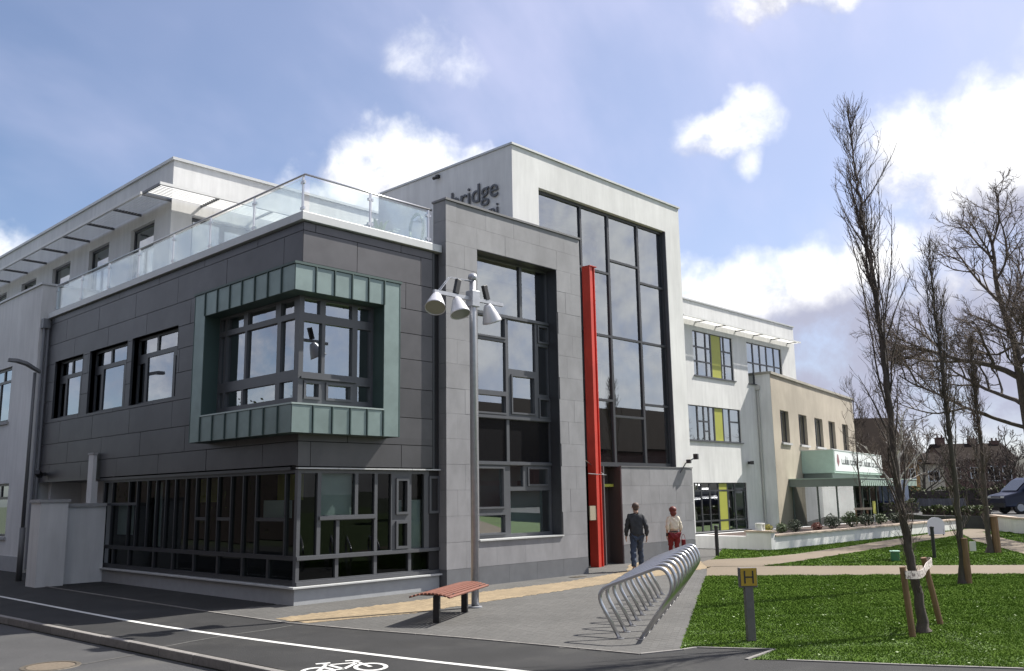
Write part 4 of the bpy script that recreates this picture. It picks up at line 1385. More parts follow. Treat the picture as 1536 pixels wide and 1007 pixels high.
# potted plant and hose on the terrace
pot = thing('potted_plant', 'potted plant with pale strap leaves behind the terrace glass', 'potted plant', (2.55, .75, 7.7))
mb = MB(); mb.lathe([(0, 0), (.16, 0), (.22, .34), (.20, .34), (.18, .28), (0, .28)], (2.55, .75, 7.7), n=16); mb.build('pot', mat('pot', (.30, .31, .32), .7), pot, smooth=True)
LEAF = mat('pale_strap_leaf', (.52, .58, .50), .5, rand=.2)
for k in range(13):
    a = k*2.4; r = rnd.uniform(.25, .5); hgt = rnd.uniform(.35, .75)
    P_ = [Vector((2.55, .75, 7.98))+Vector((math.cos(a)*r*t, math.sin(a)*r*t, hgt*t-(.25*t**3))) for t in (0, .25, .5, .75, 1)]
    mb = MB(); nrm = Vector((-math.sin(a), math.cos(a), 0)); vs = []
    for i, p in enumerate(P_):
        w_ = (.02, .045, .05, .035, .004)[i]
        vs += [p-nrm*w_, p+Vector((0, 0, .012)), p+nrm*w_]
    mb.add(vs, [(3*i+q, 3*i+q+1, 3*i+q+4, 3*i+q+3) for i in range(4) for q in (0, 1)])
    mb.build('leaf', LEAF, pot, smooth=True)
hz_ = thing('hose_reel', 'loop of green hose hanging on the stone tower beside the terrace', 'hose', (3.6, .5, 8.2))
mb = MB()
for q in range(3):
    mb.tube([(3.62-.02*q, .62+.25*math.cos(t), 8.45+(.36+.02*q)*math.sin(t)) for t in np.linspace(0, 2*math.pi, 22)], .016, 6)
mb.build('hose', mat('green_hose', (.07, .12, .05), .5), hz_, smooth=True)
mb = MB(); mb.box(3.55, 3.79, .55, .70, 8.66, 8.72); mb.build('bracket', STEEL, hz_)

# ------------------------------------------------------------------ lamp post in front
lp = thing('lamp_post', 'tall galvanised lamp post with three hanging cone lamps by the bench', 'lamp post', (1.93, -3.05, 0))
LX, LY = 1.93, -3.05
mb = MB(); mb.tube([(LX, LY, 0), (LX, LY, 5.55), (LX, LY, 6.25)], [.072, .068, .062], 20); mb.build('pole', GALV, lp, smooth=True)
mb = MB(); mb.lathe([(.13, 0), (.13, .02), (.08, .03)], (LX, LY, .008), n=20); mb.build('base_plate', GALV, lp)
mb = MB(); mb.lathe([(.07, 0), (.095, .05), (.08, .11), (.03, .14), (0, .14)], (LX, LY, 6.24), n=18); mb.build('finial', GALV, lp, smooth=True)
# the arm runs parallel to the front of the building
ad = Vector((1, 0, 0))
A0, A1 = Vector((LX, LY, 5.86))-ad*1.02, Vector((LX, LY, 5.86))+ad*.84
mb = MB()
dv = ad
mb.obox((A0+A1)/2, (A1-A0).length/2, .03, .035, math.atan2(dv.y, dv.x)); mb.build('arm', GALV, lp)
mb = MB(); mb.obox((LX, LY, 5.86), .10, .10, .16, math.atan2(dv.y, dv.x)); mb.build('clamp', GALV, lp, bevel=.01)
LENS = mat('lamp_lens', (.22, .24, .21), .2)
SHADE = mat('lamp_shade_paint', (.60, .60, .63), .32, .15)


def lamp_head(t, tilt):
    c = Vector((LX, LY, 5.86))+ad*t
    ax = Vector((tilt[0], tilt[1], -1)).normalized()
    top = c+Vector((0, 0, -.03))+ax*.02
    mb = MB()
    prof = [(0, 0), (.06, .0), (.09, .04), (.15, .20), (.19, .33), (.20, .365), (.19, .365), (.18, .33)]
    mb.lathe(prof, top, ax, 24)
    h = mb.build('lamp_head', SHADE, lp, smooth=True)
    mb = MB(); mb.lathe([(0, .352), (.184, .352)], top, ax, 24); mb.build('lens', LENS, h)


lamp_head(-.94, (-.50, -.42))
lamp_head(-.44, (-.05, -.38))
lamp_head(.40, (.50, .10))
mb = MB()
for s in (-1, 1):
    n_ = Vector((-ad.y, ad.x, 0))*.03*s
    mb.tube([Vector((LX, LY, 6.22))+n_, Vector((LX, LY, 6.20))+n_-ad*.62, Vector((LX, LY, 5.9))+n_-ad*.88], .010, 5)
mb.build('stay_frame', GALV, lp)
for t in (-.42, .36):
    c = Vector((LX, LY, 5.90))+ad*t
    mb = MB(); mb.obox(c+Vector((0, 0, .145)), .055, .04, .15, math.atan2(dv.y, dv.x), tilt=Matrix.Rotation(.25 if t < 0 else -.3, 3, 'Y')); mb.build('gear_box', BLACK, lp, bevel=.01)

# ------------------------------------------------------------------ bench
bn = thing('bench', 'backless bench with a curved red brown slatted seat on two dark legs', 'bench', (.74, -3.7, 0))
WOOD = mat('bench_wood', (.165, .062, .040), .5, var=.18, scale=14, rand=.12, stretch=(1, 1, 8))
b0, b1 = Vector((.13, -4.01, 0)), Vector((1.35, -3.38, 0))
bd = (b1-b0).normalized(); bnv = Vector((-bd.y, bd.x, 0)); bc = (b0+b1)/2
ns = 11
for k in range(ns):
    t = (k-(ns-1)/2)/((ns-1)/2)
    c = bc+bnv*(.33*t)+Vector((0, 0, .50-.055*t*t))
    mb = MB()
    mb.obox(c, 1.02, .024, .014, math.atan2(bd.y, bd.x), tilt=Matrix.Rotation(-.30*t, 3, 'X'))
    mb.build('slat', WOOD, bn, bevel=.005)
for p in (b0, b1):
    mb = MB(); mb.obox(p+Vector((0, 0, .215)), .035, .055, .215, math.atan2(bd.y, bd.x)); mb.obox(p+Vector((0, 0, .455)), .03, .30, .02, math.atan2(bd.y, bd.x)); mb.build('leg', BLACK, bn, bevel=.004)

# ------------------------------------------------------------------ cycle rack: ten leaning hoops
cr = thing('cycle_rack', 'row of ten bent steel hoops forming a cycle rack beside the lawn', 'cycle rack', (.69, -7.5, .0085))
rv, rw = Vector((.88, .475, 0)).normalized(), Vector((.47, -.88, 0)).normalized()


def fillet(P_, r, n=7):
    P_ = [Vector(p) for p in P_]
    out_ = [P_[0]]
    for i in range(1, len(P_)-1):
        a, b, c = P_[i-1], P_[i], P_[i+1]
        ra = min(r[i-1], (a-b).length*.48, (c-b).length*.48)
        p, q = b+(a-b).normalized()*ra, b+(c-b).normalized()*ra
        for k in range(n+1):
            t = k/n
            out_.append(p*(1-t)**2+b*2*t*(1-t)+q*t*t)
    out_.append(P_[-1])
    return out_


prof = [(-.14, 0), (-.49, .66), (.52, 1.03), (.66, .72), (.15, 0)]
h0 = None
for i in range(10):
    if h0 is None:
        base_ = Vector((.69, -7.5, 0))
        pts = fillet([base_+rw*s+Vector((0, 0, z)) for s, z in prof], [.24, .30, .30])
        mb = MB(); mb.tube(pts, .029, 12); h0 = mb.build('hoop', STEEL, cr, smooth=True); o = h0
        f0 = None
        for s in (-.14, .15):
            mb = MB(); mb.lathe([(.06, 0), (.06, .012), (.03, .016)], base_+rw*s+Vector((0, 0, .006)), n=12); mb.build('foot_plate', STEEL, h0)
    else:
        o = h0.copy(); COL.objects.link(o); o.parent = cr
        o.location = rv*(.642*i)
        for ch in h0.children:
            c2 = ch.copy(); COL.objects.link(c2); c2.parent = o

# ------------------------------------------------------------------ hydrant marker
hs = thing('hydrant_marker', 'grey post with a yellow H plate standing on the front lawn', 'hydrant sign', (1.6, -8.9, 0))
hd = Vector((-.10, -1, 0)).normalized()
hd = (Vector((CAM_LOC[0], CAM_LOC[1], 0))-Vector((1.6, -8.9, 0))).normalized(); hd = Matrix.Rotation(.30, 3, 'Z') @ hd
ha = math.atan2(hd.y, hd.x)+math.pi/2
POSTM = mat('grey_post', (.13, .12, .12), .8, var=.1, scale=10)
mb = MB(); mb.obox((1.6, -8.9, .36), .058, .05, .38, ha); mb.build('post', POSTM, hs, bevel=.006)
mb = MB(); mb.obox((1.6, -8.9, .855), .125, .05, .135, ha); mb.build('head', POSTM, hs, bevel=.01)
pl = Vector((1.6, -8.9, .865))+hd*.055
mb = MB(); mb.obox(pl, .112, .005, .118, ha); plate = mb.build('plate', mat('yellow_plate', (.42, .27, .02), .45), hs)
hr = Vector((math.cos(ha), math.sin(ha), 0))
mb = MB()
for s in (-1, 1):
    mb.obox(pl+hd*.008+hr*.058*s, .010, .002, .085, ha)
mb.obox(pl+hd*.008, .05, .002, .009, ha)
mb.build('letter', BLACK, plate)

# ------------------------------------------------------------------ bollard and gate pier things at left
bo_ = thing('bollard', 'short black bollard at the right end of the stone entrance wall', 'bollard', (16.1, .35, 0))
mb = MB(); mb.tube([(16.1, .35, 0), (16.1, .35, .9)], .06, 12); mb.build('post', BLACK, bo_)
mb = MB(); mb.lathe([(.06, 0), (.07, .03), (.07, .07), (0, .1)], (16.1, .35, .9), n=12); mb.build('cap', BLACK, bo_)

gw = thing('yard_wall', 'low white yard wall and gate pier standing out from the left facade', 'wall', (-1.4, 8.9, 0))
mb = MB(); mb.box(-1.08, .0, 9.02, 9.24, -.02, 1.93); mb.build('wall', WHITE, gw)
mb = MB(); mb.box(-1.075, .0, 8.97, 9.29, 1.935, 2.02); mb.build('coping', CONC, gw)
mb = MB(); mb.box(-1.74, -1.08, 8.70, 9.36, -.02, 2.05); mb.build('pier', WHITE, gw)
mb = MB(); mb.box(-1.78, -1.04, 8.66, 9.40, 2.055, 2.13); mb.build('pier_cap', CONC, gw)
pp = thing('wall_pier', 'slim white rendered pier against the dark cladding above the yard wall', 'pier', (-.1, 9.75, 0))
mb = MB(); mb.box(-.16, -.065, 9.66, 9.98, 0, 3.32); mb.box(-.063, .0, 9.66, 9.70, 0, 2.6); mb.build('pier', WHITE, pp)
mb = MB(); mb.box(-.18, -.062, 9.63, 10.01, 3.322, 3.37); mb.build('cap', CONC, pp)
sc2 = thing('security_camera', 'black security camera under the far end of the dark cladding', 'security camera', (-.12, 13.6, 2.9))
mb = MB(); mb.box(-.12, 0, 13.55, 13.65, 2.85, 2.95); mb.build('bracket', BLACK, sc2)
mb = MB(); mb.obox((-.22, 13.5, 2.9), .14, .07, .06, .9, tilt=Matrix.Rotation(.4, 3, 'Y')); mb.build('camera_body', BLACK, sc2)

sl = thing('street_lamp', 'dark grey street lamp with a flat head in front of the white annex', 'street lamp', (-1.32, 11.14, 0))
mb = MB(); mb.tube([(-1.32, 11.14, 0), (-1.32, 11.14, 1.4)], .075, 12); mb.build('base', mat('street_lamp_grey', (.12, .125, .13), .5), sl, smooth=True)
mb = MB(); mb.tube([(-1.32, 11.14, 1.4), (-1.32, 11.14, 5.62)], [.05, .042], 12); mb.build('pole', MATS['street_lamp_grey'], sl, smooth=True)
mb = MB()
q = [(-1.18, 5.60, .07), (-1.30, 5.66, .10), (-1.55, 5.80, .13), (-1.80, 5.86, .12), (-2.02, 5.86, .07)]
vs = []
for (x, z, w_) in q:
    vs += [(x, 11.14-w_, z), (x, 11.14+w_, z), (x, 11.14+w_*.6, z+.10), (x, 11.14-w_*.6, z+.10)]
fs = [(0, 3, 2, 1), (16, 17, 18, 19)]
for i in range(4):
    for k in range(4):
        fs.append((4*i+k, 4*i+(k+1) % 4, 4*i+4+(k+1) % 4, 4*i+4+k))
mb.add(vs, fs); mb.build('lamp_head', MATS['street_lamp_grey'], sl, bevel=.015)

# ------------------------------------------------------------------ planter wall with its plants, verge walls on the right
pw = thing('planter_wall', 'long low white planter wall with stone coping in front of the cream building', 'planter', (19.6, .3, 0))
mb = MB(); mb.box(19.9, 39.0, .30, .52, -.02, .47); mb.box(19.6, 19.9, .28, 1.25, -.02, .62); mb.box(38.8, 39.0, .52, 3.6, -.02, .47); mb.box(19.9, 38.8, 3.4, 3.6, -.02, .47); mb.box(19.6, 19.9, 1.25, 3.6, -.02, .47); mb.build('wall', WHITE, pw)
COPS = mat('sandstone_coping', (.42, .34, .27), .85, var=.12, scale=6, rand=.1)
for k in range(21):
    mb = MB(); mb.box(19.92+k*.91, 19.92+(k+1)*.91-.006, .24, .58, .475, .535); mb.build('coping_stone', COPS, pw)
mb = MB(); mb.box(19.55, 19.92, .22, 1.3, .625, .68); mb.build('pier_cap', COPS, pw)
mb = MB(); mb.add([(19.9, .52, .42), (38.8, .52, .42), (38.8, 3.4, .46), (19.9, 3.4, .46)], [(0, 1, 2, 3)]); mb.build('soil', mat('dark_soil', (.055, .035, .026), .95, var=.3, scale=8), pw)
ln_ = thing('lantern_box', 'small white lantern box on the end pier of the planter wall', 'lantern', (19.74, .75, .68))
mb = MB(); mb.box(19.62, 19.86, .62, .88, .683, .70); mb.box(19.62, 19.86, .62, .88, .90, .94)
for x in (19.63, 19.83):
    for y in (.63, .85):
        mb.box(x, x+.025, y, y+.025, .70, .90)
mb.build('frame', mat('white_metal', (.7, .7, .68), .5), ln_)
mb = MB(); mb.box(19.66, 19.82, .66, .84, .702, .898); mb.build('glass', mat('frosted', (.5, .52, .5), .3), ln_)
SHR = [mat('shrub_leaf_%s' % n, c, .7) for n, c in (('green', (.055, .085, .025)), ('yellow', (.30, .27, .045)), ('dark', (.035, .05, .022)), ('red', (.17, .06, .04)))]


def shrub(name, label, x, y, z, r, h, m_, seed, group=None, n=420):
    t = thing(name, label, 'shrub', (x, y, z), 0, group)
    rr = random.Random(seed)
    mb = MB()
    for k in range(n):
        a, b, c = rr.gauss(0, 1), rr.gauss(0, 1), rr.gauss(0, 1)
        L = math.sqrt(a*a+b*b+c*c); q = rr.random()**.4
        p = Vector((x+a/L*r*q, y+b/L*r*q, z+h*.55+c/L*h*.5*q))
        d1 = Vector((rr.gauss(0, 1), rr.gauss(0, 1), rr.gauss(0, 1))).normalized(); d2 = d1.orthogonal().normalized()
        s = rr.uniform(.035, .075)*max(.8, r/.35)
        mb.add([p-d1*s, p+d2*s*.5, p+d1*s, p-d2*s*.5], [(0, 1, 2, 3)])
    mb.build('foliage', m_, t)
    mb = MB()
    for k in range(5):
        mb.tube([(x, y, z), (x+rr.uniform(-r, r)*.6, y+rr.uniform(-r, r)*.6, z+h*.7)], [.012, .004], 4)
    mb.build('stems', BROWNM, t)
    return t


SH = [(20.9, 1.1, .42, .22, .45, 1), (22.6, 1.4, .42, .24, .42, 0), (23.9, 1.5, .42, .30, .5, 2), (27.5, 1.6, .42, .35, .62, 2), (29.6, 1.7, .42, .4, .68, 0), (31.5, 1.8, .42, .38, .55, 2), (33.6, 2.0, .42, .36, .5, 0), (25.6, 1.4, .42, .22, .35, 3), (35.6, 2.0, .42, .4, .5, 2)]
SHL = ['bright yellow green shrub nearest the lantern end of the planter', 'low green shrub second from the lantern in the planter', 'dark round shrub beside the young tree support', 'dark bush left of the shop window poster', 'large green bush below the shop corner', 'dark low bush in front of the dark shop glass', 'green bush in front of the far shop panes', 'small reddish shrub between dark bushes in the planter', 'dark bush at the far end of the planter']
for k, q in enumerate(SH):
    shrub('shrub', SHL[k], q[0], q[1], q[2], q[3], q[4], SHR[q[5]], 40+k, 'shrubs in the long planter')
sy = thing('notice_post', 'small yellow notice on a thin post in front of the shop glass', 'notice', (31.0, 1.2, .42))
mb = MB(); mb.tube([(31.0, 1.2, .42), (31.0, 1.2, 1.35)], .02, 6); mb.build('post', GALV, sy)
mb = MB(); mb.box(30.86, 31.14, 1.16, 1.18, 1.0, 1.55); mb.build('plate', YELLOW, sy)

# raised ground behind the verge wall, with the walls
RG = [(36.0, -1.1), (41.5, -.9), (41.5, 3.6), (60, 9), (130, 24), (130, -60), (60, -40), (36.5, -12.5)]
mb = MB()
rgp = [(36.2, -3.2), (40.6, -1.0), (42, 3.0), (47, 6.0), (160, 48), (160, -90), (42, -40), (33, -15), (32.4, -9.0)]
mb.prism(rgp, -.15, .62)
structure('car_park', mb, ROADM)
vw = thing('verge_wall', 'white retaining wall with pale coping beside the car park at right', 'wall', (34, -5.5, 0))
P3 = [(36.0, -3.15), (33.9, -6.0), (32.2, -9.1), (32.8, -15.1)]
for a, b in zip(P3[:-1], P3[1:]):
    v = Vector(b)-Vector(a); L = v.length; c = (Vector(a)+Vector(b))/2
    mb = MB(); mb.obox((c.x, c.y, .31), L/2, .11, .33, math.atan2(v.y, v.x)); mb.build('wall', WHITE, vw)
    n = int(L/.9)
    for k in range(n):
        p = Vector(a)+v*((k+.5)/n)
        mb = MB(); mb.obox((p.x, p.y, .675), L/n/2-.004, .16, .032, math.atan2(v.y, v.x)); mb.build('coping_stone', COPS, vw)
vw2 = thing('verge_wall', 'short white wall end with a cap beyond the second poplar', 'wall', (39.5, -1.5, 0))
a, b = Vector((36.6, -3.0)), Vector((40.7, -.9)); v = b-a; c = (a+b)/2
mb = MB(); mb.obox((c.x, c.y, .31), v.length/2, .11, .33, math.atan2(v.y, v.x)); mb.build('wall', WHITE, vw2)
mb = MB(); mb.obox((c.x, c.y, .68), v.length/2+.05, .17, .035, math.atan2(v.y, v.x)); mb.build('coping', COPS, vw2)
# white arched board and a green tag by the path
wb = thing('arched_board', 'white board with a rounded top standing by the path junction behind the poplars', 'board', (32.5, -.9, 0))
mb = MB(); P_ = [(-.38, 0), (.38, 0), (.38, .45)]+[(.38*math.cos(t), .45+.30*math.sin(t)) for t in np.linspace(.2, math.pi-.2, 9)]+[(-.38, .45)]
cv = Vector((.69, -.72)); vs = []
for d in (-.02, .02):
    for (u, z) in P_:
        vs.append((32.5+cv.x*u+.72*d, -.9+cv.y*u+.69*d, z+.06))
n = len(P_)
mb.add(vs, [tuple(range(n)), tuple(range(2*n-1, n-1, -1))]+[(i, n+i, n+(i+1) % n, (i+1) % n) for i in range(n)]); mb.build('board', mat('white_board', (.68, .68, .72), .5), wb)
mb = MB(); mb.tube([(32.3, -.68, 0), (32.3, -.68, .3)], .03, 6); mb.tube([(32.72, -1.12, 0), (32.72, -1.12, .3)], .03, 6); mb.build('leg', BLACK, wb)
dp = thing('dark_post', 'short black post on the grass right of the leaning poplar trunk', 'post', (18.5, -5.58, 0))
mb = MB(); mb.tube([(18.5, -5.58, 0), (18.5, -5.58, .88)], .055, 10); mb.build('post', BLACK, dp)
mb = MB(); mb.lathe([(.065, 0), (.065, .05), (0, .07)], (18.5, -5.58, .88), n=10); mb.build('cap', BLACK, dp)
gt = thing('green_box', 'small green box on the grass behind the leaning poplar', 'green box', (17.0, -5.0, 0))  # plain green box with a pale lid, not a lamp
mb = MB(); mb.obox((17.0, -5.0, .13), .16, .12, .13, .4); mb.build('box', mat('green_plastic', (.05, .18, .08), .5), gt, bevel=.02)
mb = MB(); mb.obox((17.0, -5.0, .275), .18, .14, .015, .4); mb.build('lid', mat('pale_green_plastic', (.30, .48, .38), .5), gt, bevel=.01)

# ------------------------------------------------------------------ bare trees
BARK = mat('dark_bark', (.070, .056, .047), .9, var=.25, scale=18, bump=.3, stretch=(1, 1, .3))
BARKG = mat('grey_bark', (.075, .065, .055), .9, var=.2, scale=14)
TWIG = mat('twig', (.105, .080, .066), .9)
TWIGF = mat('far_twig', (.085, .065, .058), .9)
BIRCH = mat('birch_bark', (.55, .53, .50), .8, var=.2, scale=12, stain=((.08, .07, .06), 9, .58, .66, .9), stretch=(1, 1, 3))
STAKE = mat('stake_wood', (.20, .115, .065), .85, var=.2, scale=16, stretch=(1, 1, .2))


class Tubes:
    """many tapered tubes in one mesh"""
    def __init__(s):
        s.V, s.F, s.n = [], [], 0

    def tube(s, P, R, k):
        m = len(P)
        ang = np.arange(k)*2*np.pi/k
        T = np.gradient(P, axis=0)
        T /= np.linalg.norm(T, axis=1)[:, None]+1e-9
        ref = np.where(np.abs(T[:, 2:3]) < .9, np.array([[0, 0, 1.]]), np.array([[1., 0, 0]]))
        ref[:] = ref[0]
        A = np.cross(T, ref); A /= np.linalg.norm(A, axis=1)[:, None]+1e-9
        B = np.cross(T, A)
        V = P[:, None]+(A[:, None]*np.cos(ang)[None, :, None]+B[:, None]*np.sin(ang)[None, :, None])*R[:, None, None]
        i, j = np.meshgrid(np.arange(m-1), np.arange(k), indexing='ij')
        j2 = (j+1) % k
        F = np.stack([i*k+j, i*k+j2, (i+1)*k+j2, (i+1)*k+j], -1).reshape(-1, 4)+s.n
        s.V.append(V.reshape(-1, 3)); s.F.append(F); s.n += m*k

    def build(s, name, m_, parent):
        L = ROOT[root_of(parent).name]
        return np_mesh(name, np.concatenate(s.V)-np.array(L), np.concatenate(s.F), m_, parent, smooth=True)


def path(rg, p, d, L, n, wob, pull, pstr):
    """wandering path that bends towards a direction"""
    P = [np.array(p, float)]
    d = np.array(d, float); d /= np.linalg.norm(d)
    st = L/n
    for i in range(n):
        d = d+rg.normal(0, wob, 3)+np.array(pull)*pstr
        d /= np.linalg.norm(d)
        P.append(P[-1]+d*st)
    return np.array(P)


def at_(P, t):
    f = t*(len(P)-1); i = min(int(f), len(P)-2)
    return P[i]*(1-(f-i))+P[i+1]*(f-i), P[i+1]-P[i]


def poplar(label, pts, r0, seed, nb=60, spread=.42, twigs=7, low=.07, group='young poplars in a row on the lawn', rmin=.0045, size=1.0, leaders=7):
    """upright poplar: trunk through pts, steep side branches with finer twigs"""
    rg = np.random.default_rng(seed)
    t = thing('poplar_tree', label, 'tree', tuple(pts[0]), 0, group)
    ctl = [Vector(p) for p in pts]
    tr = np.array([tuple(v) for v in smooth(ctl, 8)])
    H = tr[-1, 2]
    tr[1:-1, :2] += rg.normal(0, .012, (len(tr)-2, 2))
    T = Tubes()
    T.tube(tr, (r0*(1-np.linspace(0, 1, len(tr))**.9*.95)+.002)*(1+.55*np.exp(-(tr[:, 2]-tr[0, 2])/.10)), 10)
    # root flare
    T.build('trunk', BARK, t)
    C = Tubes(); D = Tubes()
    # a handful of leaders run up beside the main stem
    jobs = []
    for b in range(leaders):
        jobs.append((.36+.34*(b+rg.random()*.6)/leaders, True))
    for b in range(nb):
        jobs.append((low+(.95-low)*((b+rg.random())/nb)**.80, False))
    for (f, lead) in jobs:
        p, td = at_(tr, f)
        td = td/np.linalg.norm(td)
        a = rg.random()*2*np.pi
        side = np.array([np.cos(a), np.sin(a), 0])
        big = lead or (rg.random() < .3 and f > .22)
        L = size*rg.uniform(.45, 1.0)*(1.6 if big else 1.0)*(1.0 if f > .15 else .55)
        L = min(L, (H-p[2])*.62+.16)
        ang = spread*(rg.uniform(.30, .62) if lead else rg.uniform(.8, 1.7))
        if lead:
            L = (H-p[2])*rg.uniform(.50, .80)
        d = td*np.cos(ang)+side*np.sin(ang)
        r = max(rmin*1.2, min(r0*.42, (.022 if big else .012)*rg.uniform(.7, 1.2)*(1.25-f)))
        if lead:
            r = r0*rg.uniform(.15, .25)
        P = path(rg, p, d, L, 14 if lead else 9, .07 if lead else .10, td, .22 if lead else .16)
        C.tube(P, np.linspace(r, rmin*.7, len(P)), 5)
        for k in range(int(twigs*(4.5 if lead else 1.8 if big else 1))):
            q = rg.uniform(.15, .97)
            pp, pd = at_(P, q)
            pd = pd/np.linalg.norm(pd)
            a = rg.random()*2*np.pi
            sd = np.array([np.cos(a), np.sin(a), .0])
            d2 = pd*.85+sd*rg.uniform(.3, .75)
            L2 = size*rg.uniform(.16, .48)*(1.2-.5*q)
            P2 = path(rg, pp, d2, L2, 5, .14, (0, 0, 1), .16)
            D.tube(P2, np.linspace(rmin, rmin*.5, len(P2)), 3)
            if rg.random() < .45:
                p3, d3 = at_(P2, rg.uniform(.3, .9))
                P3 = path(rg, p3, d3/np.linalg.norm(d3)+rg.normal(0, .5, 3), L2*.5, 3, .12, (0, 0, 1), .15)
                D.tube(P3, np.linspace(rmin*.8, rmin*.45, len(P3)), 3)
    C.build('branches', BARK, t)
    D.build('twigs', TWIG, t)
    return t


def stake(name, label, p, h, lean, r=.045, group='tree stakes'):
    t = thing(name, label, 'stake', p, 0, group)
    mb = MB(); a = Vector(p); b = a+Vector((lean[0], lean[1], h))
    mb.tube([a-Vector((0, 0, .05)), a+(b-a)*.5, b], [r*1.02, r, r*.96], 10); mb.build('post', STAKE, t)
    return t


# the leaning poplar in front
poplar('tall leaning poplar nearest the camera, tied between two stakes', [(3.73, -10.47, 0), (3.70, -10.39, .93), (3.67, -10.31, 1.98), (3.65, -10.28, 3.57), (3.64, -10.25, 4.92), (3.60, -10.17, 6.1), (3.57, -10.12, 7.1), (3.55, -10.10, 8.1)], .074, 11, nb=95, twigs=8, spread=.34, leaders=9, rmin=.0038)
poplar('second poplar, slimmer, tied to one stake beyond the sandy path', [(11.1, -8.69, 0), (11.12, -8.74, 1.65), (11.09, -8.71, 3.4), (11.1, -8.70, 4.9), (11.08, -8.68, 6.3), (11.08, -8.68, 7.6)], .08, 12, nb=72, twigs=7, spread=.34, rmin=.0055)
poplar('third poplar, beside the path further back', [(21.65, -6.18, 0), (21.68, -6.25, 2.95), (21.67, -6.28, 5.2), (21.68, -6.30, 6.9)], .09, 13, nb=64, twigs=8, spread=.34, rmin=.008)
stake('tree_stake', 'left stake of the pair tied to the leaning front poplar', (3.21, -10.5, 0), .96, (-.05, .04))
stake('tree_stake', 'right stake of the pair tied to the leaning front poplar', (4.74, -10.36, 0), 1.0, (-.19, .10))
stake('tree_stake', 'stout stake against the second poplar beyond the path', (11.12, -8.80, 0), .98, (-.02, .0), .075)
stake('tree_stake', 'thick brown stake against the third poplar far down the path', (21.78, -6.38, 0), 1.15, (0, 0), .12)
# printed tie band
TIE = mat('printed_tie_band', (.52, .46, .44), .8, stain=((.12, .09, .09), 26, .50, .58, .9))
tb = thing('tree_tie', 'pale printed strap tying the front poplar to its two stakes', 'tree tie', (3.9, -10.4, .86))
mb = MB()
tl = [Vector((3.10, -10.52, .86)), Vector((3.42, -10.58, .84)), Vector((3.70, -10.56, .86)), Vector((4.1, -10.46, .90)), Vector((4.62, -10.36, .94)), Vector((4.70, -10.22, .94))]
tl = smooth(tl, 4)
vs = []
for p in tl:
    vs += [(p.x, p.y, p.z-.055), (p.x, p.y, p.z+.055)]
fs = [(2*i, 2*i+2, 2*i+3, 2*i+1) for i in range(len(tl)-1)]
mb.add(vs, fs); so_ = mb.build('strap', TIE, tb); md = so_.modifiers.new('thick', 'SOLIDIFY'); md.thickness = .012
tb2 = thing('tree_tie', 'small white label tied to the second poplar stake', 'tree tie', (11.2, -8.85, .85))
mb = MB(); mb.obox((11.30, -8.90, .80), .07, .01, .10, -.8); mb.build('label', mat('white_tag', (.6, .58, .55), .7), tb2)

# young tree in front of the cream building
poplar('thin young tree by the planter in front of the cream building', [(33.0, 2.6, .42), (33.0, 2.6, 2.6), (33.02, 2.6, 5.0), (32.98, 2.6, 7.4)], .06, 21, nb=34, twigs=4, spread=.95, low=.25, group=None, rmin=.008, size=1.45, leaders=0)
ts = thing('tree_support', 'low timber frame holding the thin young tree in the planter', 'tree support', (33.1, 2.45, .42))
for dx in (-.28, .28):
    mb = MB(); mb.tube([(33.0+dx*.72, 2.6-dx*.69, .42), (33.0+dx*.72, 2.6-dx*.69, 1.12)], .045, 8); mb.build('leg', STAKE, ts)
mb = MB(); mb.obox((33.0, 2.52, 1.17), .42, .05, .05, -.77); mb.build('cross_bar', mat('pale_timber', (.42, .36, .28), .8), ts)


def wild_tree(name, label, base, H, r0, seed, spread=.75, levels=4, wind=(0, 0, 0), nmain=7, bark=None, twig=None, rmin=.012, first=.22, pull=.05, group=None, kids=(5, 6, 6), shrink=.62, width=1.0):
    rg = np.random.default_rng(seed)
    t = thing(name, label, 'tree', base, 0, group)
    T, C, D = Tubes(), Tubes(), Tubes()
    b = np.array(base, float)
    tr = path(rg, b, (0, 0, 1), H*.55, 10, .05, (0, 0, 1), .08)
    T.tube(tr, np.linspace(r0*1.15, r0*.55, len(tr)), 10)

    def grow(p, d, L, r, lv):
        P = path(rg, p, d, L, 8 if lv < 3 else 5, .13 if lv < 3 else .18, np.array((0, 0, 1))+np.array(wind), pull*(1 if lv < 2 else 1.8))
        R = np.linspace(r, max(r*.35, rmin*.6), len(P))
        (C if lv < 3 else D).tube(P, R, 6 if lv < 2 else (4 if lv < 3 else 3))
        if lv >= levels:
            return
        n = kids[min(lv-1, len(kids)-1)]
        for k in range(n):
            q = .2+.8*(k+rg.random())/n
            pp, pd = at_(P, min(q, .999))
            pd = pd/np.linalg.norm(pd)
            s = rg.normal(0, 1, 3); s -= pd*(s @ pd); s /= np.linalg.norm(s)
            grow(pp, pd*.8+s*rg.uniform(.45, .95), L*shrink*rg.uniform(.65, 1.1)*(1.15-.4*q), max(r*(.62-.25*q), rmin), lv+1)
    for k in range(nmain):
        q = first+(1-first)*(k+rg.random()*.8)/nmain
        pp, pd = at_(tr, min(q, .999))
        a = k*2.4+rg.uniform(-.4, .4)
        d = np.array([np.cos(a), np.sin(a), 0])*spread*width+np.array([0, 0, rg.uniform(.35, .9)])
        grow(pp, d, H*rg.uniform(.34, .5)*(1.15-.35*q), r0*rg.uniform(.32, .5), 1)
    grow(tr[-1], (0, 0, 1), H*.42, r0*.5, 1)
    T.build('trunk', bark or BARK, t); C.build('branches', bark or BARK, t); D.build('twigs', twig or TWIG, t)
    return t


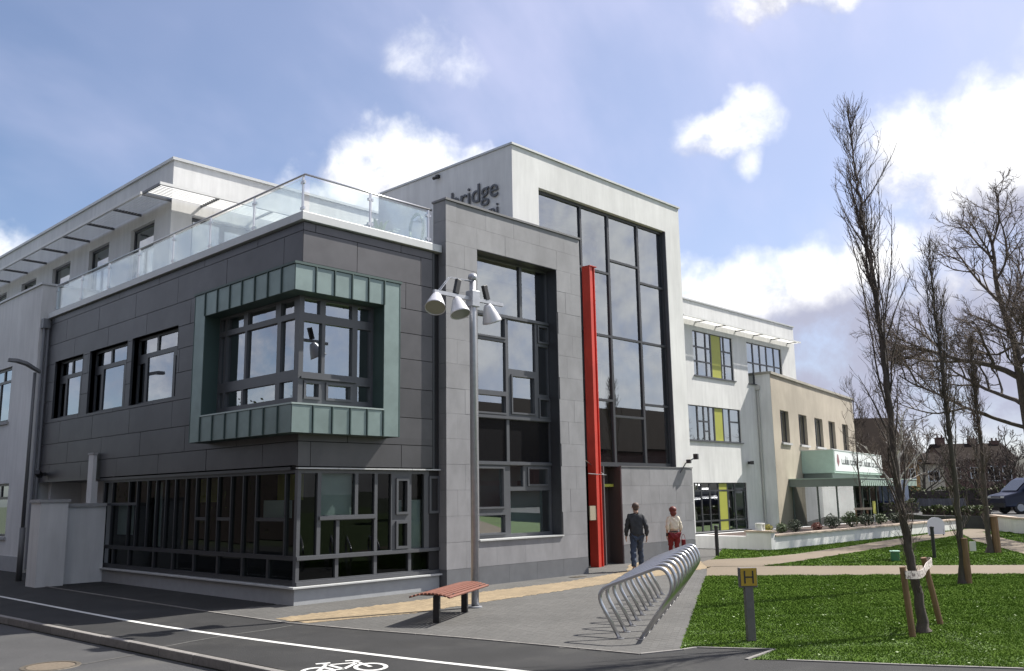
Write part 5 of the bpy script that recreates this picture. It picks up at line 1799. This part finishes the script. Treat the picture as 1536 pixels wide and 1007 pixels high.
# big wind-combed tree at the right edge
wild_tree('broad_tree', 'broad bare tree with windswept twigs at the right edge', (34.7, -4.5, .6), 13.6, .30, 5, spread=1.15, levels=5, wind=(-.35, .35, -.1), nmain=9, rmin=.010, first=.45, kids=(6, 7, 6, 5), shrink=.60, pull=.05)
# birch by the shop and the far scrubby trees
wild_tree('birch_tree', 'white barked birch leaning beside the far end of the shop', (39.6, 3.3, .4), 6.3, .13, 8, spread=.45, levels=4, nmain=6, bark=BIRCH, rmin=.012, first=.3, kids=(4, 5, 5), shrink=.6)
BGT = [((69.0, 16.6, 0), 10.2, 31, 'round bare tree above the brown roof behind the cream building'), ((58.5, 8.6, .5), 6.5, 32, 'bare brown tree between the brown roof and the birch'),
       ((56, 4.5, .6), 5.2, 33, 'tangled bare tree in front of the ochre house'), ((54, 1.8, .6), 4.8, 34, 'bare bush like tree left of the chimneys'), ((57, -.6, .6), 5.6, 35, 'bare tree in front of the terraced houses'),
       ((60, -4.5, .6), 7.0, 36, 'slim bare tree at the right end of the terraced houses')]
for (b, H, sd, lab) in BGT:
    wild_tree('bare_tree', lab, b, H, .14, sd, spread=.8, levels=4, nmain=8, bark=BARKG, twig=TWIGF, rmin=.016, first=.12, kids=(5, 6, 5), shrink=.6, group='bare trees in front of the far houses')

# ------------------------------------------------------------------ houses, hedge, van and hill in the distance
ROOFB = mat('brown_roof_tiles', (.026, .020, .017), .95, spec=.05, var=.15, scale=5)
BRICK = mat('red_brown_brick', (.105, .060, .048), .9, var=.15, scale=6)
OCHRE = mat('ochre_wall', (.40, .23, .085), .85, var=.06)
CREAMW = mat('cream_wall', (.46, .41, .31), .85, var=.06)


def house(label, c, w, d, he, hr_, ang, wm, rm, wins=(), chim=(), group='far houses', base=.3, hip=False):
    t = thing('house', label, 'house', (c[0], c[1], base), ang, group)
    mb = MB(); mb.box(-w/2, w/2, -d/2, d/2, -.9, he)
    if not hip:
        mb.add([(-w/2, -d/2, he), (-w/2, d/2, he), (-w/2, 0, hr_)], [(0, 1, 2)]); mb.add([(w/2, -d/2, he), (w/2, d/2, he), (w/2, 0, hr_)], [(0, 2, 1)])
    mb.build('wall', wm, t, world=False)
    e = .35; k = (hr_-he)/(d/2)
    rf = MB(); hx = w/2+e; ix = (w/2-d/2*.8) if hip else hx
    vs = [(-hx, -d/2-e, he-e*k), (hx, -d/2-e, he-e*k), (ix, 0, hr_), (-ix, 0, hr_), (-hx, d/2+e, he-e*k), (hx, d/2+e, he-e*k)]
    vs += [(x, y, z+.14) for x, y, z in vs]
    rf.add(vs, [(0, 1, 2, 3)[::-1], (3, 2, 5, 4)[::-1], (6, 7, 8, 9), (9, 8, 11, 10), (0, 6, 9, 3)[::-1], (3, 9, 10, 4)[::-1], (1, 7, 6, 0)[::-1], (7, 1, 2, 8)[::-1], (8, 2, 5, 11)[::-1], (4, 10, 11, 5)[::-1]]+([(0, 3, 4), (1, 5, 2)] if hip else []))
    ro = rf.build('roof', rm, t, world=False)
    for (x, hh) in chim:
        m2 = MB(); m2.box(x-.55, x+.55, -.35, .35, hr_-.8, hr_+hh); m2.box(x-.62, x+.62, -.42, .42, hr_+hh+.002, hr_+hh+.12)
        for q in (-.3, .3):
            m2.lathe([(.13, 0), (.10, .4), (0, .4)], (x+q, 0, hr_+hh+.12), n=8)
        m2.build('chimney', BRICK, ro, world=False)
    for (x, z, ww_, hh) in wins:
        m2 = MB(); wall(m2, 'y', -d/2-.03, x-ww_/2, x+ww_/2, z, z+hh, [(x-ww_/2+.08, x-.04, z+.08, z+hh-.08), (x+.04, x+ww_/2-.08, z+.08, z+hh-.08)], 0, .05)
        w_ = m2.build('window', SIGNW, t, world=False)
        m3 = MB(); m3.box(x-ww_/2+.06, x+ww_/2-.06, -d/2-.012, -d/2-.006, z+.06, z+hh-.06); m3.build('pane', SPAN, w_, world=False)
    return t


FA = R_(-46)                 # facing the camera
house('house with a plain dark brown roof just behind the cream building', (66.4, 17.9), 8.2, 7, 4.6, 8.1, R_(-46), BRICK, ROOFB, base=.0)
house('ochre gabled house half hidden behind the birch', (97.4, 25.3), 3.6, 6, 5.2, 6.6, R_(-46), OCHRE, ROOFB, wins=[(.4, 2.9, 1.2, 1.2)], base=.3)
house('small cream house left of the dark terrace', (99.0, 22.9), 2.8, 5, 4.7, 5.8, R_(-46), CREAMW, ROOFB, wins=[(.2, 2.6, 1.3, 1.2)], base=.3)
house('long dark terrace of brick houses with chimneys and white windows', (124.5, 25.6), 9.2, 7, 5.6, 7.7, R_(-46), BRICK, ROOFB, wins=[(-3.4, 3.0, 1.1, 1.5), (-1, 3.0, 1.1, 1.5), (1.6, 2.6, 1.6, 2.0), (3.4, 2.8, 1.2, 1.8)], chim=[(-3.6, .9), (.9, .7), (4.0, .35)], base=.4)
# pale hoarding with a blue stripe
hd_ = thing('hoarding', 'pale blue grey hoarding with a dark blue bottom stripe behind the birch', 'hoarding', (49.72, 7.4, .4))
ha_ = R_(-46)
mb = MB(); mb.obox((49.72, 7.4, 1.98), .92, .05, .68, ha_); mb.build('panel', mat('pale_blue_panel', (.44, .48, .58), .6), hd_)
mb = MB(); mb.obox((49.67, 7.34, 1.25), .93, .06, .07, ha_); mb.build('stripe', mat('blue_stripe', (.03, .05, .22), .5), hd_)
mb = MB()
for s in (-.8, 0, .8):
    mb.obox((49.72+math.cos(ha_)*s, 7.4+math.sin(ha_)*s, .62), .05, .05, .56, ha_)
mb.build('posts', GALV, hd_)
# board fence, hedges
BF = thing('board_fence', 'grey vertical board fence below the green hedge', 'fence', (52.3, 5.8, .3))
a, b = Vector((51.75, 7.7)), Vector((52.95, 4.1)); v = (b-a); nb_ = 22
FENCEM = mat('grey_boards', (.13, .13, .145), .85, rand=.2)
for k in range(nb_):
    p = a+v*((k+.5)/nb_)
    mb = MB(); mb.obox((p.x, p.y, .70+rnd.uniform(-.02, .02)), v.length/nb_/2-.008, .015, .74, math.atan2(v.y, v.x)); mb.build('board', FENCEM, BF)
mb = MB()
for z in (.3, 1.2):
    p = (a+b)/2; mb.obox((p.x+.04, p.y+.04, z), v.length/2, .02, .05, math.atan2(v.y, v.x))
mb.build('rail', FENCEM, BF)
HEDGE = [mat('hedge_leaf_%s' % n, c, .7) for n, c in (('a', (.075, .095, .025)), ('b', (.045, .062, .02)))]


def hedge(label, a, b, h0, h1, depth, seed, dens=260, m_=0, group='hedges by the car park'):
    t = thing('hedge', label, 'hedge', (a[0], a[1], h0), 0, group)
    rg = np.random.default_rng(seed)
    a, b = np.array(a), np.array(b); L = np.linalg.norm(b-a); n = int(L*dens)
    u = rg.random(n); w = rg.normal(0, .4, n)*depth; z = h0+(h1-h0)*np.sqrt(rg.random(n))*(1+.08*np.sin(u*L*2.2)+.05*np.sin(u*L*5.3))
    nn = np.array([-(b-a)[1], (b-a)[0]])/L
    P = np.c_[a+u[:, None]*(b-a)+w[:, None]*nn, z]
    d1 = rg.normal(0, 1, (n, 3)); d1 /= np.linalg.norm(d1, axis=1)[:, None]
    d2 = np.cross(d1, rg.normal(0, 1, (n, 3))); d2 /= np.linalg.norm(d2, axis=1)[:, None]
    s = rg.uniform(.05, .12, n)[:, None]
    V = np.stack([P-d1*s, P+d2*s*.6, P+d1*s, P-d2*s*.6], 1).reshape(-1, 3)-np.array([t.location.x, t.location.y, t.location.z])
    np_mesh('foliage', V, np.arange(4*n).reshape(-1, 4), HEDGE, t, mi=(rg.random(n) < .45).astype(int))
    m2 = MB(); c = (a+b)/2; m2.obox((c[0], c[1], (h0+h1*.9)/2), L/2, depth*.35, (h1*.9-h0)/2, math.atan2((b-a)[1], (b-a)[0])); m2.build('inner_growth', BROWNM, t)


hedge('long clipped green hedge above the grey board fence', (53.3, 8.6), (55.9, 1.2), .5, 2.15, .7, 51)
hedge('low dark hedge to the left under the hoarding', (45.5, 8.4), (48.2, 5.5), .2, 1.35, .6, 52)
hedge('green hedge strip behind the dark van', (60.5, 2.5), (74, -14), .5, 2.5, 1.0, 53, 140)
hedge('brown low hedge along the car park edge by the verge wall', (41.2, -.6), (44.0, 3.6), .6, 1.1, .4, 54)
# van
vn = thing('van', 'dark blue van parked at the right edge facing left', 'van', (47.5, -1.5, .62), R_(-46))
VB = mat('dark_blue_paint', (.018, .022, .050), .28, .2, spec=.6)
prof = [(-2.45, .38), (-2.50, .85), (-2.42, 1.02), (-1.75, 1.18), (-1.0, 1.86), (-.75, 1.98), (2.3, 2.0), (2.45, 1.8), (2.48, .38)]
mb = MB(); n = len(prof)
vs = []
for i, (s, ins) in enumerate(((-1, 0), (1, 0))):
    for (x, z) in prof:
        y = s*(.92-.10*max(0, (z-1.1)))
        vs.append((x, y, z))
mb.add(vs, [tuple(range(n-1, -1, -1)), tuple(range(n, 2*n))]+[(i, (i+1) % n, n+(i+1) % n, n+i) for i in range(n)])
body = mb.build('body', VB, vn, world=False, bevel=.05)
VG = mat('van_glass', (.03, .035, .04), .08, spec=.8)
mb = MB(); mb.add([(-1.70, -.80, 1.26), (-1.04, -.74, 1.84), (-1.04, .74, 1.84), (-1.70, .80, 1.26)], [(0, 3, 2, 1)]); q = mb.build('windscreen', VG, vn, world=False); q.location = (-.015, 0, .02)
for s in (-1, 1):
    mb = MB(); y = s*.925
    mb.add([(-1.35, s*.912, 1.22), (-.42, s*.912, 1.22), (-.42, s*.862, 1.80), (-.90, s*.862, 1.80)], [(0, 1, 2, 3) if s < 0 else (3, 2, 1, 0)]); mb.build('side_window', VG, vn, world=False)
    for x in (-1.62, 1.6):
        mb = MB(); mb.lathe([(0, -.11), (.24, -.12), (.34, -.10), (.34, .10), (.24, .12), (0, .11)], (x, s*.80, .34), (0, 1, 0), 20); w_ = mb.build('wheel', BLACK, vn, world=False)
        mb = MB(); mb.lathe([(0, .0), (.20, .0), (.21, -.02)], (x, s*.925, .34), (0, s, 0), 16); mb.build('rim', GALV, w_, world=False)
    mb = MB(); mb.obox((-2.44, s*.68, .88), .04, .17, .09); mb.build('headlight', SIGNW, vn, world=False)
    mb = MB(); mb.obox((-1.28, s*1.04, 1.28), .05, .10, .10); mb.build('mirror', BLACK, vn, world=False)
mb = MB(); mb.obox((-2.50, 0, .48), .05, .90, .12); mb.build('bumper', BLACK, vn, world=False)
# far hill
rg = np.random.default_rng(3)
mb = MB(); P_ = []
n = 40
for i in range(n+1):
    a = R_(60)+R_(75)*i/n
    hh = 13+2.5*math.sin(i*.5)+1.5*math.sin(i*1.7)
    P_ += [(310*math.sin(a)-10, 310*math.cos(a)-15, -2), (330*math.sin(a)-10, 330*math.cos(a)-15, hh), (420*math.sin(a)-10, 420*math.cos(a)-15, hh+2), (440*math.sin(a)-10, 440*math.cos(a)-15, -2)]
mb.add(P_, [(4*i+k, 4*i+k+1, 4*i+k+5, 4*i+k+4) for i in range(n) for k in range(3)])
structure('hill', mb, mat('hillside', (.055, .055, .045), .95, var=.4, scale=.08, var2=.3, scale2=.02), smooth=True)

# ------------------------------------------------------------------ the other side of the street (seen in the panes, except the added sky-blocking screen)
house('long brick house across the road, seen only in reflections', (78, -50), 60, 10, 7.5, 12.6, R_(180), BRICK, ROOFB, group='houses across the road', base=-.1)
house('white gabled house across the road on the left, seen only in reflections', (-24, 62), 14, 9, 6.0, 9.5, R_(90), WHITE, ROOFB, wins=[(-3, 1.2, 1.6, 1.6), (3, 1.2, 1.6, 1.6)], group='houses across the road', base=-.1)
hedge('tall dark hedge across the road on the left', (-15.5, 48), (-14.0, -6), -.1, 6.4, 1.8, 61, 260, group='hedges across the road')


hedge('very tall unseen foliage screen added to block skylight from the left facade', (-17, 15), (-16, -16), -.1, 16.0, 2.4, 62, 420, group='hedges across the road')  # unseen screen added to keep western skylight off the left facade

# ------------------------------------------------------------------ two people walking towards the entrance
def skin(name, joints, edges, m_, parent, root, sub=2, folds=0.0):
    names = list(joints)
    me = bpy.data.meshes.new(name)
    me.from_pydata([tuple(Vector(joints[k][0])) for k in names], [(names.index(a), names.index(b)) for a, b in edges], [])
    o = bpy.data.objects.new(name, me); COL.objects.link(o)
    sm = o.modifiers.new('skin', 'SKIN'); sm.use_smooth_shade = True
    for i, k in enumerate(names):
        r = joints[k][1]
        me.skin_vertices[0].data[i].radius = (r, r) if not hasattr(r, '__len__') else r
        me.skin_vertices[0].data[i].use_root = (k == root)
    ss = o.modifiers.new('sub', 'SUBSURF'); ss.levels = sub; ss.render_levels = sub
    dg = bpy.context.evaluated_depsgraph_get()
    m2 = bpy.data.meshes.new_from_object(o.evaluated_get(dg))
    m2.name = name
    bpy.data.objects.remove(o); bpy.data.meshes.remove(me)
    m2.materials.clear(); m2.materials.append(m_)
    m2.polygons.foreach_set('use_smooth', [True]*len(m2.polygons))
    if folds:                                   # loose cloth: shallow creases
        for v in m2.vertices:
            c = v.co
            v.co = c+v.normal*folds*(math.sin(c.z*41+3*math.sin(c.x*17))+.7*math.sin(c.z*23+c.x*37+c.y*29)+.5*math.sin(c.z*71-c.x*53))
        m2.update()
    q = bpy.data.objects.new(name, m2); COL.objects.link(q); q.parent = parent
    return q


SKIN = mat('skin', (.42, .25, .18), .55)


def blob_mesh(name, c, r, m_, parent, n=14):
    mb = MB()
    vs, fs = [], []
    for i in range(n+1):
        t = math.pi*i/n
        for k in range(n*2):
            a = math.pi*k/n
            vs.append((c[0]+r[0]*math.sin(t)*math.cos(a), c[1]+r[1]*math.sin(t)*math.sin(a), c[2]+r[2]*math.cos(t)))
    for i in range(n):
        for k in range(n*2):
            fs.append((i*2*n+k, (i+1)*2*n+k, (i+1)*2*n+(k+1) % (2*n), i*2*n+(k+1) % (2*n)))
    mb.add(vs, fs)
    return mb.build(name, m_, parent, smooth=True, world=False)


def hand(J, E, side, wrist, dirv, fwd, sx):
    """palm and five bent fingers hanging from the wrist"""
    w = Vector(wrist); d = Vector(dirv).normalized(); f = Vector(fwd).normalized(); s = d.cross(f).normalized()*sx
    J[side+'palm'] = (w+d*.055, (.030, .018)); E.append((side+'wrist', side+'palm'))
    for k, (off, L) in enumerate(((.028, .070), (.010, .080), (-.010, .074), (-.027, .058))):
        b = w+d*.095+f*off
        J[side+'f%da' % k] = (b, .0095); J[side+'f%db' % k] = (b+d*L*.5+s*.010, .0088); J[side+'f%dc' % k] = (b+d*L*.92+s*.030, .0075)
        E += [(side+'palm', side+'f%da' % k), (side+'f%da' % k, side+'f%db' % k), (side+'f%db' % k, side+'f%dc' % k)]
    J[side+'ta'] = (w+d*.045+f*.040, .0105); J[side+'tb'] = (w+d*.090+f*.055+s*.012, .009)
    E += [(side+'palm', side+'ta'), (side+'ta', side+'tb')]


def person(label, loc, heading, H, build, pose, outfit):
    """a walking figure; local +y is forward, +x is its right hand side"""
    t = thing('person', label, 'person', loc, heading)
    k = H/1.78
    S = lambda x, y, z: Vector((x*k, y*k, z*k))
    J, E = {}, []
    sh, hip = build
    J['pelvis'] = (S(0, 0, .95), (.135*k*hip, .105*k)); J['waist'] = (S(0, .01, 1.10), (.135*k*sh, .10*k)); J['chest'] = (S(0, .02, 1.32), (.165*k*sh, .115*k)); J['neckb'] = (S(0, .015, 1.46), (.085*k, .07*k))
    J['neck'] = (S(0, .02, 1.515), .060*k); J['jaw'] = (S(0, .05, 1.585), (.070*k, .078*k)); J['head'] = (S(0, .04, 1.675), (.086*k, .102*k)); J['crown'] = (S(0, .035, 1.735), (.058*k, .062*k))
    E += [('pelvis', 'waist'), ('waist', 'chest'), ('chest', 'neckb'), ('neckb', 'neck'), ('neck', 'jaw'), ('jaw', 'head'), ('head', 'crown')]
    for s, sx in (('l', -1), ('r', 1)):
        hipx = .095*hip
        kn, an, toe = pose[s+'leg']
        lat = pose.get('lat', (.09, .09))
        J[s+'hip'] = (S(sx*hipx, 0, .88), (.098*k*hip, .095*k)); J[s+'thigh'] = (S(sx*hipx, (0+kn[0])/2, (.88+kn[1])/2), .078*k); J[s+'knee'] = (S(sx*lat[0], kn[0], kn[1]), .056*k)
        J[s+'calf'] = (S(sx*(lat[0]+lat[1])/2, kn[0]*.6+an[0]*.4-.015, kn[1]*.6+an[1]*.4), .056*k); J[s+'ank'] = (S(sx*lat[1], an[0], an[1]), .038*k); J[s+'toe'] = (S(sx*(lat[1]+.01), toe[0], toe[1]), (.042*k, .030*k))
        E += [('pelvis', s+'hip'), (s+'hip', s+'thigh'), (s+'thigh', s+'knee'), (s+'knee', s+'calf'), (s+'calf', s+'ank'), (s+'ank', s+'toe')]
        el_, wr = pose[s+'arm']
        J[s+'sho'] = (S(sx*.185*sh, .01, 1.42), .062*k); J[s+'elb'] = (S(sx*(.24*sh+.01), el_[0], el_[1]), .043*k); J[s+'fore'] = (S(sx*(.25*sh+.01), (el_[0]+wr[0])/2, (el_[1]+wr[1])/2), .038*k)
        J[s+'wrist'] = (S(sx*(.25*sh+.01), wr[0], wr[1]), .026*k)
        E += [('chest', s+'sho'), (s+'sho', s+'elb'), (s+'elb', s+'fore'), (s+'fore', s+'wrist')]
        dv = J[s+'wrist'][0]-J[s+'elb'][0]
        hand(J, E, s, J[s+'wrist'][0], dv, (0, 1, .2), -sx)
    body = skin('body', J, E, SKIN, t, 'pelvis')
    # clothes: looser copies of the same limbs
    def sub(names, grow, name, m_, root, ext=None, lim=None):
        JJ = {}
        for n_ in names:
            p, r = J[n_]
            g_ = grow[n_] if isinstance(grow, dict) and n_ in grow else (grow if not isinstance(grow, dict) else .014)
            r = (r, r) if not hasattr(r, '__len__') else r
            JJ[n_] = (p.copy(), (r[0]+g_, r[1]+g_))
        EE = [e for e in E if e[0] in JJ and e[1] in JJ]
        if ext:
            for nm, p, r, to in ext:
                JJ[nm] = (S(*p), tuple(q*k for q in r)); EE.append((to, nm))
        return skin(name, JJ, EE, m_, t, root, 3, .0055)
    outfit(sub, J, S, t, k)
    # face: eyes, nose, ears
    mb = MB()
    hd2 = J['head'][0]
    for s in (-1, 1):
        mb.lathe([(0, -.012), (.011, 0), (0, .012)], hd2+Vector((s*.034*k, .098*k, -.01)), (0, 1, 0), 8)
    mb.build('eyes', BLACK, t, world=False)
    mb = MB(); mb.add([hd2+Vector(q) for q in ((-.012, .10*k, .0), (.012, .10*k, .0), (.018, .098*k, -.045), (-.018, .098*k, -.045), (0, .13*k, -.04))], [(0, 1, 4), (1, 2, 4), (2, 3, 4), (3, 0, 4)]); mb.build('nose', SKIN, t, world=False)
    mb = MB(); mb.obox(hd2+Vector((0, .105*k, -.072)), .022, .006, .005); mb.build('mouth', mat('lips', (.30, .10, .09), .5), t, world=False)
    for s in (-1, 1):
        blob_mesh('ear', hd2+Vector((s*.092*k, .0, -.015)), (.010, .020, .032), SKIN, t, 6)
    return t


JACK = mat('dark_jacket', (.030, .032, .038), .8, var=.15, scale=20)
JEAN = mat('blue_jeans', (.035, .050, .085), .85, var=.2, scale=18)
SHOE = mat('dark_shoes', (.03, .022, .02), .6)
CREAMC = mat('cream_cardigan', (.62, .57, .47), .9, var=.08, scale=25)
REDC = mat('dark_red_trousers', (.15, .010, .016), .85, var=.1, scale=20)
REDH = mat('red_hair', (.12, .018, .012), .6, var=.3, scale=40)
GREYH = mat('cropped_brown_hair', (.085, .055, .045), .7, var=.2, scale=40)


def man_outfit(sub, J, S, t, k):
    sub(['pelvis', 'waist', 'chest', 'neckb', 'neck', 'lsho', 'lelb', 'lfore', 'lwrist', 'rsho', 'relb', 'rfore', 'rwrist'], {'neck': .022, 'pelvis': .052, 'waist': .058, 'chest': .045, 'neckb': .038, 'lwrist': .016, 'rwrist': .016, 'lelb': .03, 'relb': .03, 'lfore': .028, 'rfore': .028, 'lsho': .03, 'rsho': .03}, 'jacket', JACK, 'waist', ext=[('hem', (0, 0, .80), (.185, .15), 'pelvis')])
    sub(['pelvis', 'lhip', 'lthigh', 'lknee', 'lcalf', 'lank', 'rhip', 'rthigh', 'rknee', 'rcalf', 'rank'], {'lank': .036, 'rank': .036, 'lcalf': .026, 'rcalf': .026, 'lknee': .028, 'rknee': .028, 'lthigh': .024, 'rthigh': .024}, 'jeans', JEAN, 'pelvis')
    for s in 'lr':
        a, b = J[s+'ank'][0], J[s+'toe'][0]
        JJ = {'heel': (a+(a-b).normalized()*.03+Vector((0, 0, -.05)), (.040, .034)), 'mid': (a*.5+b*.5+Vector((0, 0, -.022)), (.044, .038)), 'toe': (b+(b-a).normalized()*.02, (.044, .030))}
        skin('shoe', JJ, [('heel', 'mid'), ('mid', 'toe')], SHOE, t, 'mid')
    h = J['head'][0]
    blob_mesh('hair', h+Vector((0, -.020, .024)), (.096, .104, .090), GREYH, t, 10)
    blob_mesh('hair', h+Vector((0, -.052, -.045)), (.080, .050, .062), GREYH, t, 8)


def woman_outfit(sub, J, S, t, k):
    sub(['waist', 'chest', 'neckb', 'lsho', 'lelb', 'lfore', 'rsho', 'relb', 'rfore'], {'waist': .052, 'chest': .028, 'neckb': .018, 'lelb': .022, 'relb': .022, 'lfore': .020, 'rfore': .020, 'lsho': .018, 'rsho': .018}, 'cardigan', CREAMC, 'chest', ext=[('hem', (0, .0, 1.02), (.185, .155), 'waist')])
    sub(['pelvis', 'lhip', 'lthigh', 'lknee', 'lcalf', 'lank', 'rhip', 'rthigh', 'rknee', 'rcalf', 'rank'], {'pelvis': .030, 'lhip': .03, 'rhip': .03, 'lthigh': .03, 'rthigh': .03, 'lank': .02, 'rank': .02}, 'trousers', REDC, 'pelvis')
    JJ = {'a': (S(0, 0, 1.03), (.188*k, .158*k)), 'b': (S(0, 0, .965), (.190*k, .160*k))}
    skin('dark_top_hem', JJ, [('a', 'b')], JACK, t, 'a')
    for s in 'lr':
        JJ = {'a': (J[s+'fore'][0]*.4+J[s+'wrist'][0]*.6, (.044*k, .044*k)), 'b': (J[s+'wrist'][0]*1.0, (.040*k, .040*k)), 'c': (J[s+'palm'][0], (.040*k, .026*k))}
        skin('glove', JJ, [('a', 'b'), ('b', 'c')], JACK, t, 'b')
        a, b = J[s+'ank'][0], J[s+'toe'][0]
        JJ = {'heel': (a+(a-b).normalized()*.03+Vector((0, 0, -.05)), (.036, .032)), 'mid': (a*.5+b*.5+Vector((0, 0, -.022)), (.038, .034)), 'toe': (b+(b-a).normalized()*.02, (.038, .028))}
        skin('shoe', JJ, [('heel', 'mid'), ('mid', 'toe')], SHOE, t, 'mid')
    h = J['head'][0]
    blob_mesh('hair', h+Vector((0, -.024, .022)), (.112, .112, .100), REDH, t, 12)
    blob_mesh('hair', h+Vector((0, -.060, -.075)), (.098, .066, .095), REDH, t, 10)


# forward axis +y turned towards the door / away from the camera
pose_m = {'lat': (.125, .15), 'lleg': ((-.06, .50), (-.24, .10), (-.12, .035)), 'rleg': ((.20, .52), (.26, .10), (.40, .055)), 'larm': ((.03, 1.14), (.13, .90)), 'rarm': ((-.08, 1.14), (-.04, .89))}
pose_w = {'lleg': ((.12, .50), (.14, .09), (.28, .04)), 'rleg': ((.03, .50), (-.12, .10), (.0, .045)), 'larm': ((-.08, 1.15), (-.02, .91)), 'rarm': ((-.02, 1.15), (.10, .92))}
person('man in a dark jacket and blue jeans walking away towards the entrance', (10.17, -.79, .0095), R_(-42), 1.79, (1.0, 1.0), pose_m, man_outfit)
person('red haired woman in a cream cardigan and dark red trousers walking away', (13.0, -.09, .0095), R_(-40), 1.62, (.90, 1.05), pose_w, woman_outfit)
rb = thing('handbag', 'small dark red bag hanging from the right hand of the woman', 'bag', (13.22, -.28, .55))
mb = MB(); mb.obox((13.23, -.26, .56), .045, .09, .12, R_(-40)); mb.build('bag_body', REDC, rb, bevel=.02)
mb = MB(); mb.tube([(13.23+.05*math.cos(t)*.8, -.26-.05*math.cos(t)*.7, .67+.16*math.sin(t)) for t in np.linspace(0, math.pi, 9)], .007, 5); mb.build('handle', REDC, rb)
